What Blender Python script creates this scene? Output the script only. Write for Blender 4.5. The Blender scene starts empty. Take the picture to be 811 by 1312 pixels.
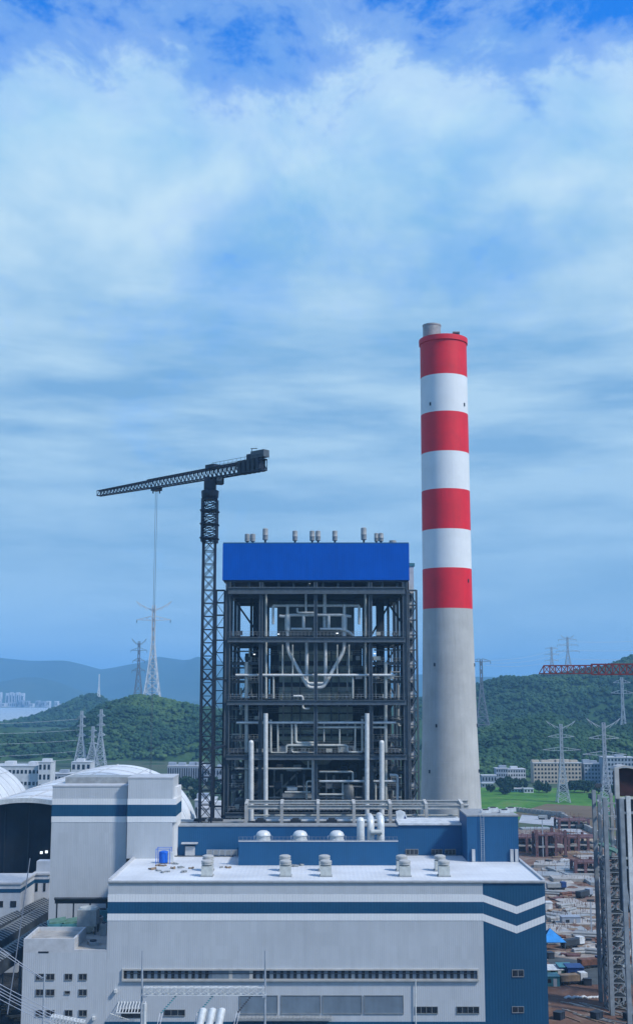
import bpy, math, random
import numpy as np
from mathutils import Vector
R = math.radians
rnd = random.Random(7)
S = bpy.context.scene
COL = S.collection

# ------------------------------------------------------------------ camera
F = 1500.0; TH = math.atan(229.0 / 1500.0); H = 75.0
CT, ST = math.cos(TH), math.sin(TH)
cd = bpy.data.cameras.new('camera'); cam = bpy.data.objects.new('camera', cd); COL.objects.link(cam)
cam.location = (0, 0, H); cam.rotation_euler = (R(90) + TH, 0, 0)
cd.sensor_fit = 'VERTICAL'; cd.sensor_height = 36.0; cd.lens = 36.0 * F / 1312.0
cd.clip_start = 1.0; cd.clip_end = 40000.0
S.camera = cam

# ------------------------------------------------------------------ light
SUN_EL, SUN_AZ = R(46), R(122)          # azimuth clockwise from +Y (the view direction)
sd = bpy.data.lights.new('sun', 'SUN'); so = bpy.data.objects.new('sun', sd); COL.objects.link(so)
sd.energy = 3.6; sd.angle = R(7); sd.color = (1.0, 0.95, 0.88)
sv = Vector((math.sin(SUN_AZ) * math.cos(SUN_EL), math.cos(SUN_AZ) * math.cos(SUN_EL), math.sin(SUN_EL)))
so.rotation_euler = sv.to_track_quat('Z', 'Y').to_euler(); so.location = (0, 0, 600)

S.view_settings.view_transform = 'Standard'; S.view_settings.look = 'None'
S.view_settings.exposure = 0.18; S.view_settings.gamma = 1.0
S.render.engine = 'CYCLES'
S.cycles.use_denoising = True
S.cycles.max_bounces = 5; S.cycles.diffuse_bounces = 2; S.cycles.glossy_bounces = 2
S.cycles.volume_bounces = 1; S.cycles.transparent_max_bounces = 8

W = bpy.data.worlds.new('World'); S.world = W; W.use_nodes = True
nt = W.node_tree; nt.nodes.clear(); N = nt.nodes.new; L = nt.links.new
def setin(n, k, v):
    if hasattr(v, 'default_value') and hasattr(v, 'is_output'): L2(v, n.inputs[k])
    else: n.inputs[k].default_value = v
def L2(a, b): a.id_data.links.new(a, b)
def math_(t, op, a, b=None, c=None, clamp=False):
    n = t.nodes.new('ShaderNodeMath'); n.operation = op; n.use_clamp = clamp
    setin(n, 0, a)
    if b is not None: setin(n, 1, b)
    if c is not None: setin(n, 2, c)
    return n.outputs[0]
def mixc(t, fac, a, b, bt='MIX'):
    n = t.nodes.new('ShaderNodeMix'); n.data_type = 'RGBA'; n.blend_type = bt
    setin(n, 0, fac)
    for k, v in ((6, a), (7, b)):
        if isinstance(v, tuple) and len(v) == 3: v = v + (1,)
        setin(n, k, v)
    return n.outputs[2]
def ramp(t, fac, stops, interp='LINEAR'):
    n = t.nodes.new('ShaderNodeValToRGB'); n.color_ramp.interpolation = interp
    e = n.color_ramp.elements
    while len(e) < len(stops): e.new(0.5)
    for i, (p, c) in enumerate(stops):
        e[i].position = p
        e[i].color = (c, c, c, 1) if not isinstance(c, tuple) else c + (1,)
    setin(n, 0, fac); return n.outputs[0]
def noise(t, vec, scale, detail=4, rough=0.55, dist=0.0):
    n = t.nodes.new('ShaderNodeTexNoise')
    setin(n, 'Scale', scale); setin(n, 'Detail', detail); setin(n, 'Roughness', rough); setin(n, 'Distortion', dist)
    if vec is not None: setin(n, 'Vector', vec)
    return n.outputs[0]
def mapping(t, vec, sc=(1, 1, 1), loc=(0, 0, 0), rot=(0, 0, 0)):
    n = t.nodes.new('ShaderNodeMapping'); setin(n, 0, vec)
    n.inputs[1].default_value = loc; n.inputs[2].default_value = rot; n.inputs[3].default_value = sc
    return n.outputs[0]
sky = N('ShaderNodeTexSky'); sky.sky_type = 'NISHITA'; sky.sun_disc = False
sky.sun_elevation = SUN_EL; sky.sun_rotation = SUN_AZ; sky.air_density = 1.3; sky.dust_density = 0.3; sky.ozone_density = 4.0
tc = N('ShaderNodeTexCoord'); sp = N('ShaderNodeSeparateXYZ'); L(tc.outputs['Generated'], sp.inputs[0])
D = tc.outputs['Generated']; el = sp.outputs[2]
warp = N('ShaderNodeTexNoise'); warp.inputs['Scale'].default_value = 5.0; L(D, warp.inputs['Vector'])
wv = N('ShaderNodeVectorMath'); wv.operation = 'MULTIPLY_ADD'; L(warp.outputs['Color'], wv.inputs[0]); wv.inputs[1].default_value = (0.10, 0.10, 0.06); L(D, wv.inputs[2])
WV = wv.outputs[0]
nA = noise(nt, mapping(nt, WV, (1, 1, 1.7), (3.3, 0.4, 1.2)), 4.6, 5, 0.50)
nB = noise(nt, mapping(nt, WV, (1, 1, 1.5), (1.2, 7.4, 4.0)), 13.0, 10, 0.66)
nC = noise(nt, mapping(nt, D, (1, 1, 5.5), (6.2, 2.1, 0.3)), 5.0, 7, 0.58)      # flat streaks low in the sky
nD = noise(nt, mapping(nt, WV, (1, 1, 1.6), (8.8, 3.0, 2.7)), 7.5, 8, 0.58)
low = ramp(nt, el, [(0.20, 1.0), (0.42, 0.0)], 'EASE')
puff = math_(nt, 'ADD', math_(nt, 'MULTIPLY', nA, 0.55), math_(nt, 'MULTIPLY', nB, 0.45))
bias = ramp(nt, el, [(0.0, 0.40), (0.15, 0.36), (0.30, 0.31), (0.42, 0.27), (0.46, 0.15), (0.495, 0.03), (0.53, -0.05), (0.8, 0.08)])
m = math_(nt, 'ADD', puff, bias)
mask = ramp(nt, m, [(0.46, 0.0), (0.55, 0.35), (0.66, 0.85), (0.78, 1.0)], 'EASE')
lumn = math_(nt, 'ADD', math_(nt, 'MULTIPLY', nC, low), math_(nt, 'MULTIPLY', math_(nt, 'ADD', math_(nt, 'MULTIPLY', nD, 0.7), math_(nt, 'MULTIPLY', nA, 0.3)), math_(nt, 'SUBTRACT', 1.0, low)))
lum = ramp(nt, lumn, [(0.38, 0.0), (0.60, 1.0)])
cloud_lo = ramp(nt, el, [(0.0, (2.9, 5.0, 7.2)), (0.10, (2.3, 4.3, 6.6)), (0.25, (1.9, 3.9, 6.4)), (0.38, (2.4, 4.8, 7.4)), (0.45, (3.0, 5.6, 8.0)), (1.0, (4.2, 6.0, 8.0))])
cloud_hi = ramp(nt, el, [(0.0, (3.3, 5.5, 7.6)), (0.10, (3.1, 5.2, 7.4)), (0.25, (4.1, 6.1, 7.8)), (0.38, (5.0, 6.9, 8.3)), (0.47, (5.1, 7.1, 8.6)), (1.0, (6.5, 8.0, 9.4))])
ccol = mixc(nt, lum, cloud_lo, cloud_hi)
skyc = mixc(nt, 1.0, sky.outputs[0], (0.10, 0.95, 2.1), 'MULTIPLY')
wcol = mixc(nt, mask, skyc, ccol)
bg = N('ShaderNodeBackground'); L(wcol, bg.inputs[0]); bg.inputs[1].default_value = 0.10
wo = N('ShaderNodeOutputWorld'); L(bg.outputs[0], wo.inputs[0])

# ------------------------------------------------------------------ pixel of the photograph -> a point at real distance Y
def at(px, py, Y):
    u = (px - 405.5) / F; v = (656.0 - py) / F
    dy = CT - v * ST; dz = ST + v * CT
    t = Y / dy
    return Vector((u * t, Y, H + dz * t))
def X(px, py, Y): return at(px, py, Y).x
def Z(py, Y): return at(405.5, py, Y).z
def gnd(px, py):
    u = (px - 405.5) / F; v = (656.0 - py) / F
    dy = CT - v * ST; dz = ST + v * CT
    t = -H / dz
    return Vector((u * t, dy * t, 0))

# ------------------------------------------------------------------ materials
MATS = {}
def mat(name, col, rough=0.6, metal=0.0, var=0.12, scale=0.6, streak=0.0, rib=0.0, rib_axis='X', spec=0.4, bump=0.0, col2=None, alpha=None, panel=0.0):
    if name in MATS: return MATS[name]
    m = bpy.data.materials.new(name); m.use_nodes = True; t = m.node_tree
    b = t.nodes['Principled BSDF']
    tcn = t.nodes.new('ShaderNodeTexCoord'); ob = tcn.outputs['Object']
    nz = noise(t, ob, scale, 6, 0.6)
    c2 = col2 or tuple(c * (1 - 2.2 * var) for c in col)
    c1 = tuple(min(1, c * (1 + 0.7 * var)) for c in col)
    base = mixc(t, ramp(t, nz, [(0.32, 0.0), (0.68, 1.0)]), c2, c1)
    if streak:
        sn = noise(t, mapping(t, ob, (1.3, 1.3, 0.06)), 1.0, 5, 0.65)
        base = mixc(t, math_(t, 'MULTIPLY', ramp(t, sn, [(0.48, 0.0), (0.72, 1.0)]), streak), base, tuple(c * 0.5 for c in col))
    if panel:
        s3 = t.nodes.new('ShaderNodeSeparateXYZ'); L2(ob, s3.inputs[0])
        fx = math_(t, 'FLOOR', math_(t, 'DIVIDE', s3.outputs[0], panel))
        fz = math_(t, 'FLOOR', math_(t, 'DIVIDE', s3.outputs[2], panel * 2.2))
        wn = t.nodes.new('ShaderNodeTexWhiteNoise'); wn.noise_dimensions = '2D'
        c3 = t.nodes.new('ShaderNodeCombineXYZ'); L2(fx, c3.inputs[0]); L2(fz, c3.inputs[1]); L2(c3.outputs[0], wn.inputs['Vector'])
        base = mixc(t, math_(t, 'MULTIPLY', wn.outputs[0], 0.16), base, tuple(c * 0.55 for c in col))
    b.inputs['Base Color'].default_value = (*col, 1); L2(base, b.inputs['Base Color'])
    b.inputs['Roughness'].default_value = rough; b.inputs['Metallic'].default_value = metal
    b.inputs['Specular IOR Level'].default_value = spec
    if rib or bump:
        bm = t.nodes.new('ShaderNodeBump')
        if rib:
            s2 = t.nodes.new('ShaderNodeSeparateXYZ'); L2(ob, s2.inputs[0])
            ax = s2.outputs[{'X': 0, 'Y': 1, 'Z': 2}[rib_axis]]
            hgt = math_(t, 'SINE', math_(t, 'MULTIPLY', ax, 6.2832 / rib))
            bm.inputs['Distance'].default_value = 0.03; bm.inputs['Strength'].default_value = 0.5
            L2(math_(t, 'POWER', math_(t, 'ABSOLUTE', hgt), 4), bm.inputs['Height'])
        else:
            bm.inputs['Distance'].default_value = bump; bm.inputs['Strength'].default_value = 0.8
            L2(noise(t, ob, scale * 3, 6, 0.65), bm.inputs['Height'])
        L2(bm.outputs[0], b.inputs['Normal'])
    MATS[name] = m; return m

M_grey = mat('grey_cladding', (0.46, 0.495, 0.525), 0.5, var=0.05, scale=0.05, streak=0.14, rib=0.8, panel=1.15)
M_white = mat('white_cladding', (0.66, 0.68, 0.69), 0.5, var=0.04, scale=0.08, streak=0.15, rib=1.15)
M_navy = mat('navy_cladding', (0.002, 0.062, 0.14), 0.6, var=0.06, scale=0.07, streak=0.12, rib=1.15, panel=1.15)
M_blue = mat('blue_cladding', (0.006, 0.085, 0.21), 0.6, var=0.06, scale=0.1, streak=0.15, rib=0.9, panel=1.8)
M_banner = mat('bright_blue_cladding', (0.0, 0.088, 0.46), 0.7, var=0.06, scale=0.06, rib=1.0, panel=1.0, streak=0.15, spec=0.1)
M_roof = mat('white_metal_roof', (0.62, 0.65, 0.67), 0.5, var=0.09, scale=0.10, streak=0.0, rib=1.8, bump=0)
M_trim = mat('parapet_trim', (0.46, 0.48, 0.50), 0.5, var=0.08)
M_steel = mat('painted_blue_grey_steel', (0.080, 0.105, 0.13), 0.5, var=0.12, scale=0.8, streak=0.2)
M_steel2 = mat('light_grey_steel', (0.29, 0.31, 0.315), 0.5, var=0.12, scale=0.8, streak=0.25)
M_dark = mat('dark_steel', (0.022, 0.033, 0.05), 0.6, var=0.15)
M_dark2 = mat('dark_equipment', (0.035, 0.047, 0.06), 0.7, var=0.25, scale=0.4)
M_crane = mat('crane_black_blue_steel', (0.012, 0.022, 0.042), 0.5, var=0.15)
M_pipe = mat('insulated_pipe_jacket', (0.50, 0.52, 0.49), 0.4, metal=0.15, var=0.1, scale=1.2, streak=0.2)
M_pipew = mat('pale_pipe_jacket', (0.62, 0.65, 0.65), 0.42, metal=0.1, var=0.1, scale=1.0, streak=0.25)
M_furn = mat('furnace_wall_green_grey', (0.36, 0.42, 0.37), 0.6, var=0.2, scale=0.35, streak=0.4, rib=1.6)
M_rack = mat('pipe_rack_grey', (0.40, 0.41, 0.40), 0.55, var=0.1, streak=0.3)
M_conc = mat('chimney_concrete', (0.43, 0.445, 0.435), 0.8, var=0.08, scale=0.10, streak=0.28)
M_red = mat('chimney_red_paint', (0.66, 0.006, 0.022), 0.6, var=0.07, scale=0.15, streak=0.22)
M_wpaint = mat('chimney_white_paint', (0.66, 0.70, 0.72), 0.6, var=0.03, scale=0.2, streak=0.10)
M_glass = mat('dark_window_glass', (0.018, 0.028, 0.04), 0.15, var=0.3, scale=0.5, spec=0.6)
M_glassl = mat('pale_window_glass', (0.10, 0.15, 0.21), 0.25, var=0.25, scale=0.4, spec=0.6)
M_panel = mat('slate_blue_panel', (0.15, 0.20, 0.25), 0.5, var=0.1, scale=0.3, streak=0.3)
M_frame = mat('window_frame', (0.42, 0.42, 0.40), 0.5, var=0.1)
M_frame2 = mat('dull_window_frame', (0.20, 0.22, 0.23), 0.6, var=0.1)
M_dome = mat('dome_shell', (0.64, 0.66, 0.67), 0.5, var=0.12, scale=0.05, rib=5.0, rib_axis='Y')
M_duct = mat('duct_sheeting', (0.085, 0.105, 0.115), 0.6, var=0.2, scale=0.3, streak=0.3, rib=2.0)
M_coal = mat('coal', (0.008, 0.011, 0.018), 0.9, var=0.3, scale=0.3, bump=0.4)
M_bld = mat('white_render', (0.52, 0.55, 0.58), 0.7, var=0.08, scale=0.2, streak=0.2)
M_beige = mat('beige_render', (0.44, 0.38, 0.30), 0.75, var=0.08, scale=0.2, streak=0.2)
M_gbl = mat('grey_blue_render', (0.28, 0.33, 0.40), 0.75, var=0.1, scale=0.2, streak=0.2)
M_galv = mat('galvanised_steel', (0.38, 0.43, 0.48), 0.5, metal=0.2, var=0.12)
M_pyl = mat('pylon_steel', (0.34, 0.39, 0.44), 0.6, var=0.1)
M_pyd = mat('pylon_dark_steel', (0.15, 0.18, 0.22), 0.6, var=0.1)
M_pylw = mat('pale_pylon_steel', (0.55, 0.60, 0.64), 0.6, var=0.1)
M_ins = mat('insulator_dark', (0.03, 0.03, 0.04), 0.4)
M_wire = mat('aluminium_cable', (0.45, 0.48, 0.52), 0.5, metal=0.2)
M_wired = mat('dark_cable', (0.09, 0.11, 0.14), 0.6)
M_redst = mat('crane_red_steel', (0.24, 0.045, 0.05), 0.5, var=0.15)
M_form = mat('red_brown_formwork', (0.15, 0.075, 0.075), 0.8, var=0.25, scale=0.5, streak=0.4)
M_cblk = mat('pale_site_concrete', (0.34, 0.33, 0.31), 0.85, var=0.15, scale=0.4)
M_tarp = mat('white_tarpaulin', (0.58, 0.62, 0.64), 0.6, var=0.15, scale=0.6)
M_tarpb = mat('blue_tarpaulin', (0.02, 0.24, 0.62), 0.5, var=0.12, scale=0.6)
M_wood = mat('timber', (0.26, 0.19, 0.13), 0.8, var=0.2)
M_cont = mat('navy_container_paint', (0.01, 0.045, 0.17), 0.5, var=0.15, rib=0.8)
M_teal = mat('teal_paint', (0.05, 0.20, 0.24), 0.5, var=0.15)
M_mint = mat('mint_green_paint', (0.10, 0.22, 0.17), 0.5, var=0.2)
M_bluet = mat('bright_blue_plastic', (0.008, 0.13, 0.62), 0.4, var=0.1)
M_rust = mat('rusty_steel', (0.15, 0.065, 0.04), 0.8, var=0.3, scale=0.8)
M_dred = mat('dark_maroon_panel', (0.035, 0.008, 0.01), 0.7, var=0.3)
M_bark = mat('bark', (0.07, 0.055, 0.04), 0.9)
M_tyre = mat('tyre_rubber', (0.02, 0.02, 0.02), 0.9)

def foliage_mat(name, a, b, c):
    m = bpy.data.materials.new(name); m.use_nodes = True; t = m.node_tree; bs = t.nodes['Principled BSDF']
    at_ = t.nodes.new('ShaderNodeAttribute'); at_.attribute_name = 'tint'
    tcn = t.nodes.new('ShaderNodeTexCoord')
    nz = noise(t, tcn.outputs['Object'], 0.012, 4, 0.6)
    k = math_(t, 'ADD', math_(t, 'MULTIPLY', at_.outputs['Fac'], 0.6), math_(t, 'MULTIPLY', ramp(t, nz, [(0.35, 0.0), (0.65, 1.0)]), 0.4))
    L2(ramp(t, k, [(0.0, a), (0.5, b), (1.0, c)]), bs.inputs['Base Color'])
    bs.inputs['Roughness'].default_value = 0.8; bs.inputs['Specular IOR Level'].default_value = 0.15
    return m
M_leaf = foliage_mat('forest_foliage', (0.010, 0.034, 0.022), (0.024, 0.068, 0.030), (0.070, 0.130, 0.040))
M_leafd = foliage_mat('tree_foliage', (0.014, 0.040, 0.026), (0.024, 0.060, 0.034), (0.045, 0.095, 0.04))

# ------------------------------------------------------------------ mesh builder
ORG = {}
class MB:
    def __init__(s): s.v = []; s.f = []
    def quadbox(s, c, ax, ay, az):
        b = len(s.v); c = Vector(c)
        for k in (-1, 1):
            for (i, j) in ((-1, -1), (1, -1), (1, 1), (-1, 1)): s.v.append(c + ax * i + ay * j + az * k)
        for q in ((3, 2, 1, 0), (4, 5, 6, 7), (0, 1, 5, 4), (1, 2, 6, 5), (2, 3, 7, 6), (3, 0, 4, 7)): s.f.append(tuple(b + t for t in q))
        return s
    def box(s, x0, x1, y0, y1, z0, z1):
        return s.quadbox(((x0 + x1) / 2, (y0 + y1) / 2, (z0 + z1) / 2), Vector(((x1 - x0) / 2, 0, 0)), Vector((0, (y1 - y0) / 2, 0)), Vector((0, 0, (z1 - z0) / 2)))
    def rbox(s, c, sx, sy, sz, rz=0.0, tilt=0.0):      # c = centre of the base
        a = Vector((math.cos(rz), math.sin(rz), 0)); bb = Vector((-math.sin(rz), math.cos(rz), 0)); u = Vector((0, 0, 1))
        if tilt: a2 = a * math.cos(tilt) + u * math.sin(tilt); u = u * math.cos(tilt) - a * math.sin(tilt); a = a2
        return s.quadbox(Vector(c) + u * sz / 2, a * sx / 2, bb * sy / 2, u * sz / 2)
    def bar(s, p, q, w, h=None):
        p = Vector(p); q = Vector(q); d = q - p
        if d.length < 1e-6: return s
        h = h or w; n = d.normalized()
        up = Vector((0, 0, 1)) if abs(n.z) < 0.95 else Vector((0, 1, 0))
        a = n.cross(up).normalized(); b = a.cross(n).normalized()
        return s.quadbox((p + q) / 2, a * w / 2, b * h / 2, d / 2)
    def ibeam(s, p, q, w, h):          # flanges and web
        p = Vector(p); q = Vector(q); n = (q - p).normalized()
        up = Vector((0, 0, 1)) if abs(n.z) < 0.95 else Vector((0, 1, 0))
        a = n.cross(up).normalized(); b = a.cross(n).normalized(); ft = h * 0.13
        for sg in (1, -1): s.quadbox((p + q) / 2 + b * sg * (h / 2 - ft / 2), a * w / 2, b * ft / 2, (q - p) / 2)
        s.quadbox((p + q) / 2, a * w * 0.12, b * (h / 2 - ft), (q - p) / 2)
        return s
    def ring(s, c, n, r, k, up=None):
        n = Vector(n).normalized()
        up = up or (Vector((0, 0, 1)) if abs(n.z) < 0.9 else Vector((0, 1, 0)))
        a = n.cross(up).normalized(); b = a.cross(n).normalized(); i0 = len(s.v)
        for i in range(k):
            t = 2 * math.pi * i / k; s.v.append(Vector(c) + a * (r * math.cos(t)) + b * (r * math.sin(t)))
        return i0
    def tube(s, pts, r, k=8, caps=True, r2=None):
        pts = [Vector(p) for p in pts]
        if len(pts) > 2:                # round the bends
            o = [pts[0]]
            for i in range(1, len(pts) - 1):
                A, B, C = pts[i - 1], pts[i], pts[i + 1]
                la = min((A - B).length * 0.45, r * 1.9); lc = min((C - B).length * 0.45, r * 1.9)
                P = B + (A - B).normalized() * la; Q = B + (C - B).normalized() * lc
                for t in (0, 0.33, 0.67, 1): o.append(P * (1 - t) ** 2 + B * 2 * t * (1 - t) + Q * t * t)
            o.append(pts[-1]); pts = o
        rr = [r + ((r2 if r2 is not None else r) - r) * i / (len(pts) - 1) for i in range(len(pts))]
        rings = []; up = None
        for i, p in enumerate(pts):
            d = (pts[min(i + 1, len(pts) - 1)] - pts[max(i - 1, 0)]).normalized()
            if up is None: up = Vector((0, 0, 1)) if abs(d.z) < 0.9 else Vector((0, 1, 0))
            a = d.cross(up)
            if a.length < 1e-4: a = d.cross(Vector((1, 0, 0)))
            a.normalize(); b = a.cross(d).normalized(); up = b
            i0 = len(s.v)
            for j in range(k):
                t = 2 * math.pi * j / k; s.v.append(p + a * (rr[i] * math.cos(t)) + b * (rr[i] * math.sin(t)))
            rings.append(i0)
        for A, B in zip(rings, rings[1:]):
            for j in range(k): s.f.append((A + j, A + (j + 1) % k, B + (j + 1) % k, B + j))
        if caps: s.f.append(tuple(rings[0] + j for j in reversed(range(k)))); s.f.append(tuple(rings[-1] + j for j in range(k)))
        return s
    def lathe(s, c, prof, k=32, cap0=True, cap1=True):
        c = Vector(c); rings = []
        for (r, z) in prof:
            i0 = len(s.v)
            for j in range(k):
                t = 2 * math.pi * j / k; s.v.append(c + Vector((r * math.cos(t), r * math.sin(t), z)))
            rings.append(i0)
        for A, B in zip(rings, rings[1:]):
            for j in range(k): s.f.append((A + j, A + (j + 1) % k, B + (j + 1) % k, B + j))
        if cap0: s.f.append(tuple(rings[0] + j for j in reversed(range(k))))
        if cap1: s.f.append(tuple(rings[-1] + j for j in range(k)))
        return s
    def prism(s, pts, d):               # polygon (3-D points) extruded by vector d
        pts = [Vector(p) for p in pts]; n = len(pts); b = len(s.v); d = Vector(d)
        s.v += pts + [p + d for p in pts]
        s.f.append(tuple(b + i for i in range(n))); s.f.append(tuple(b + n + i for i in reversed(range(n))))
        for i in range(n): s.f.append((b + i, b + n + i, b + n + (i + 1) % n, b + (i + 1) % n))
        return s
    def poly(s, pts): b = len(s.v); s.v += [Vector(p) for p in pts]; s.f.append(tuple(range(b, b + len(pts)))); return s
    def truss(s, A, B, w, h, n, leg, br, taper=1.0, tri=False):
        A = Vector(A); B = Vector(B); d = (B - A).normalized()
        up = Vector((0, 0, 1)) if abs(d.z) < 0.9 else Vector((0, 1, 0))
        a = d.cross(up).normalized(); b = a.cross(d).normalized()
        offs = [(-1, -1), (1, -1), (1, 1), (-1, 1)] if not tri else [(-1, -1), (1, -1), (0, 1)]
        def pt(i, o):
            t = i / n; k = 1 + (taper - 1) * t
            return A + (B - A) * t + a * (o[0] * w / 2 * k) + b * (o[1] * h / 2 * k)
        m = len(offs)
        for o in offs: s.bar(pt(0, o), pt(n, o), leg)
        for i in range(n + 1):
            for j in range(m): s.bar(pt(i, offs[j]), pt(i, offs[(j + 1) % m]), br)
        for i in range(n):
            for j in range(m):
                s.bar(pt(i, offs[j]), pt(i + 1, offs[(j + 1) % m]), br)
                if br > 0 and m == 4 and s.__dict__.get('xb'): s.bar(pt(i, offs[(j + 1) % m]), pt(i + 1, offs[j]), br)
        return s
    def build(s, name, mt, parent=None, org=None, smooth=False):
        o_ = Vector((0, 0, 0))
        if parent is not None: o_ = ORG.get(parent.name, o_)
        elif org is not None: o_ = Vector(org)
        me = bpy.data.meshes.new(name); me.from_pydata([tuple(v - o_) for v in s.v], [], s.f); me.update()
        me.materials.append(mt)
        if smooth:
            me.polygons.foreach_set('use_smooth', [True] * len(me.polygons))
        ob = bpy.data.objects.new(name, me); COL.objects.link(ob)
        if parent is not None: ob.parent = parent
        else: ob.location = o_
        ORG[ob.name] = o_
        if smooth:
            try: me.set_sharp_from_angle(angle=R(40))
            except Exception: pass
        return ob
def tag(o, label, cat=None, group=None, kind=None):
    if label: o['label'] = label
    if cat: o['category'] = cat
    if group: o['group'] = group
    if kind: o['kind'] = kind
    return o
def thing(name, label, cat, loc, group=None):
    o = bpy.data.objects.new(name, None); COL.objects.link(o); o.location = loc; o.empty_display_size = 1
    ORG[o.name] = Vector(loc)
    return tag(o, label, cat, group)
def struct(name, mb, mt): return tag(mb.build(name, mt), None, None, None, 'structure')
def copy_tree(src, loc, label=None, group=None, parent=None, rz=None):
    c = src.copy(); COL.objects.link(c)
    if parent is not None: c.parent = parent
    else:
        c.location = loc
        if label: c['label'] = label
        if group: c['group'] = group
        if rz is not None: c.rotation_euler = (0, 0, rz)
    for ch in [k for k in src.children]: copy_tree(ch, None, parent=c)
    return c
ORD = 'first second third fourth fifth sixth seventh eighth ninth tenth eleventh twelfth thirteenth fourteenth fifteenth sixteenth seventeenth eighteenth nineteenth twentieth'.split()
ORD += ['twenty-' + w for w in ORD[:9]] + ['thirtieth'] + ['thirty-' + w for w in ORD[:9]]
def ordinal(i): return ORD[i]

# ------------------------------------------------------------------ ground
def ground_mat(name, cols, scale, bumpd=0.3, voro=0.0):
    m = bpy.data.materials.new(name); m.use_nodes = True; t = m.node_tree; bs = t.nodes['Principled BSDF']
    tcn = t.nodes.new('ShaderNodeTexCoord'); ob = tcn.outputs['Object']
    a = noise(t, ob, scale, 8, 0.65, 0.6); b = noise(t, ob, scale * 7, 6, 0.7)
    k = math_(t, 'ADD', math_(t, 'MULTIPLY', a, 0.7), math_(t, 'MULTIPLY', b, 0.3))
    n = len(cols); st = [(0.36 + 0.28 * i / (n - 1), c) for i, c in enumerate(cols)]
    c = ramp(t, k, st)
    L2(c, bs.inputs['Base Color']); bs.inputs['Roughness'].default_value = 0.95; bs.inputs['Specular IOR Level'].default_value = 0.1
    bm = t.nodes.new('ShaderNodeBump'); bm.inputs['Distance'].default_value = bumpd; L2(b, bm.inputs['Height']); L2(bm.outputs[0], bs.inputs['Normal'])
    return m
G_plain = ground_mat('plain_scrub', [(0.03, 0.06, 0.035), (0.06, 0.09, 0.05), (0.10, 0.10, 0.07)], 0.01)
G_site = ground_mat('site_dirt', [(0.10, 0.055, 0.04), (0.15, 0.09, 0.065), (0.21, 0.18, 0.155), (0.34, 0.33, 0.31)], 0.035, 0.5)
G_dirt = ground_mat('red_dirt', [(0.09, 0.05, 0.04), (0.13, 0.075, 0.055), (0.15, 0.095, 0.075), (0.20, 0.16, 0.14)], 0.06, 0.6)
G_yard = ground_mat('plant_yard', [(0.05, 0.06, 0.07), (0.09, 0.10, 0.11), (0.16, 0.17, 0.17)], 0.04)
G_coal = ground_mat('coal_yard', [(0.012, 0.016, 0.022), (0.025, 0.03, 0.036), (0.05, 0.055, 0.06)], 0.08)
G_grass = ground_mat('grass_field_green', [(0.03, 0.08, 0.016), (0.05, 0.15, 0.02), (0.075, 0.19, 0.03), (0.14, 0.16, 0.06)], 0.035)
G_brownf = ground_mat('brown_field', [(0.11, 0.085, 0.05), (0.15, 0.11, 0.075), (0.10, 0.14, 0.05)], 0.02)
def sheet(name, pts, z, mt): return struct(name, MB().poly([(p[0], p[1], z) for p in pts]), mt)
sheet('ground', [(-16000, -1500), (16000, -1500), (16000, 15000), (-16000, 15000)], 0, G_plain)
sheet('plant_yard', [(-190, 60), (150, 60), (110, 620), (-300, 620)], 0.02, G_yard)
sheet('coal_yard', [(-190, 180), (-58, 180), (-58, 560), (-260, 560)], 0.04, G_coal)
sheet('construction_ground', [(46, 180), (260, 180), (330, 665), (92, 665), (52, 400)], 0.06, G_site)
sheet('dirt_ground', [(40, 150), (240, 150), (240, 345), (62, 345)], 0.09, G_dirt)
g0, g1, g2, g3 = gnd(560, 1046), gnd(900, 1058), gnd(900, 1012), gnd(560, 1008)
sheet('grass_field', [g0.xy, g1.xy, g2.xy, g3.xy], 0.05, G_grass)
g0, g1, g2, g3 = gnd(652, 1044), gnd(930, 1100), gnd(930, 1042), gnd(700, 1030)
sheet('brown_field', [g0.xy, g1.xy, g2.xy, g3.xy], 0.07, G_brownf)
mw = bpy.data.materials.new('sea_water'); mw.use_nodes = True; bw = mw.node_tree.nodes['Principled BSDF']
bw.inputs['Base Color'].default_value = (0.34, 0.38, 0.40, 1); bw.inputs['Roughness'].default_value = 0.35
nb = mw.node_tree.nodes.new('ShaderNodeBump'); nb.inputs['Strength'].default_value = 0.25
L2(noise(mw.node_tree, None, 400), nb.inputs['Height']); L2(nb.outputs[0], bw.inputs['Normal'])
sheet('sea', [(-3200, 2500), (-420, 2500), (-500, 5300), (-3400, 5300)], 0.3, mw)

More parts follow.
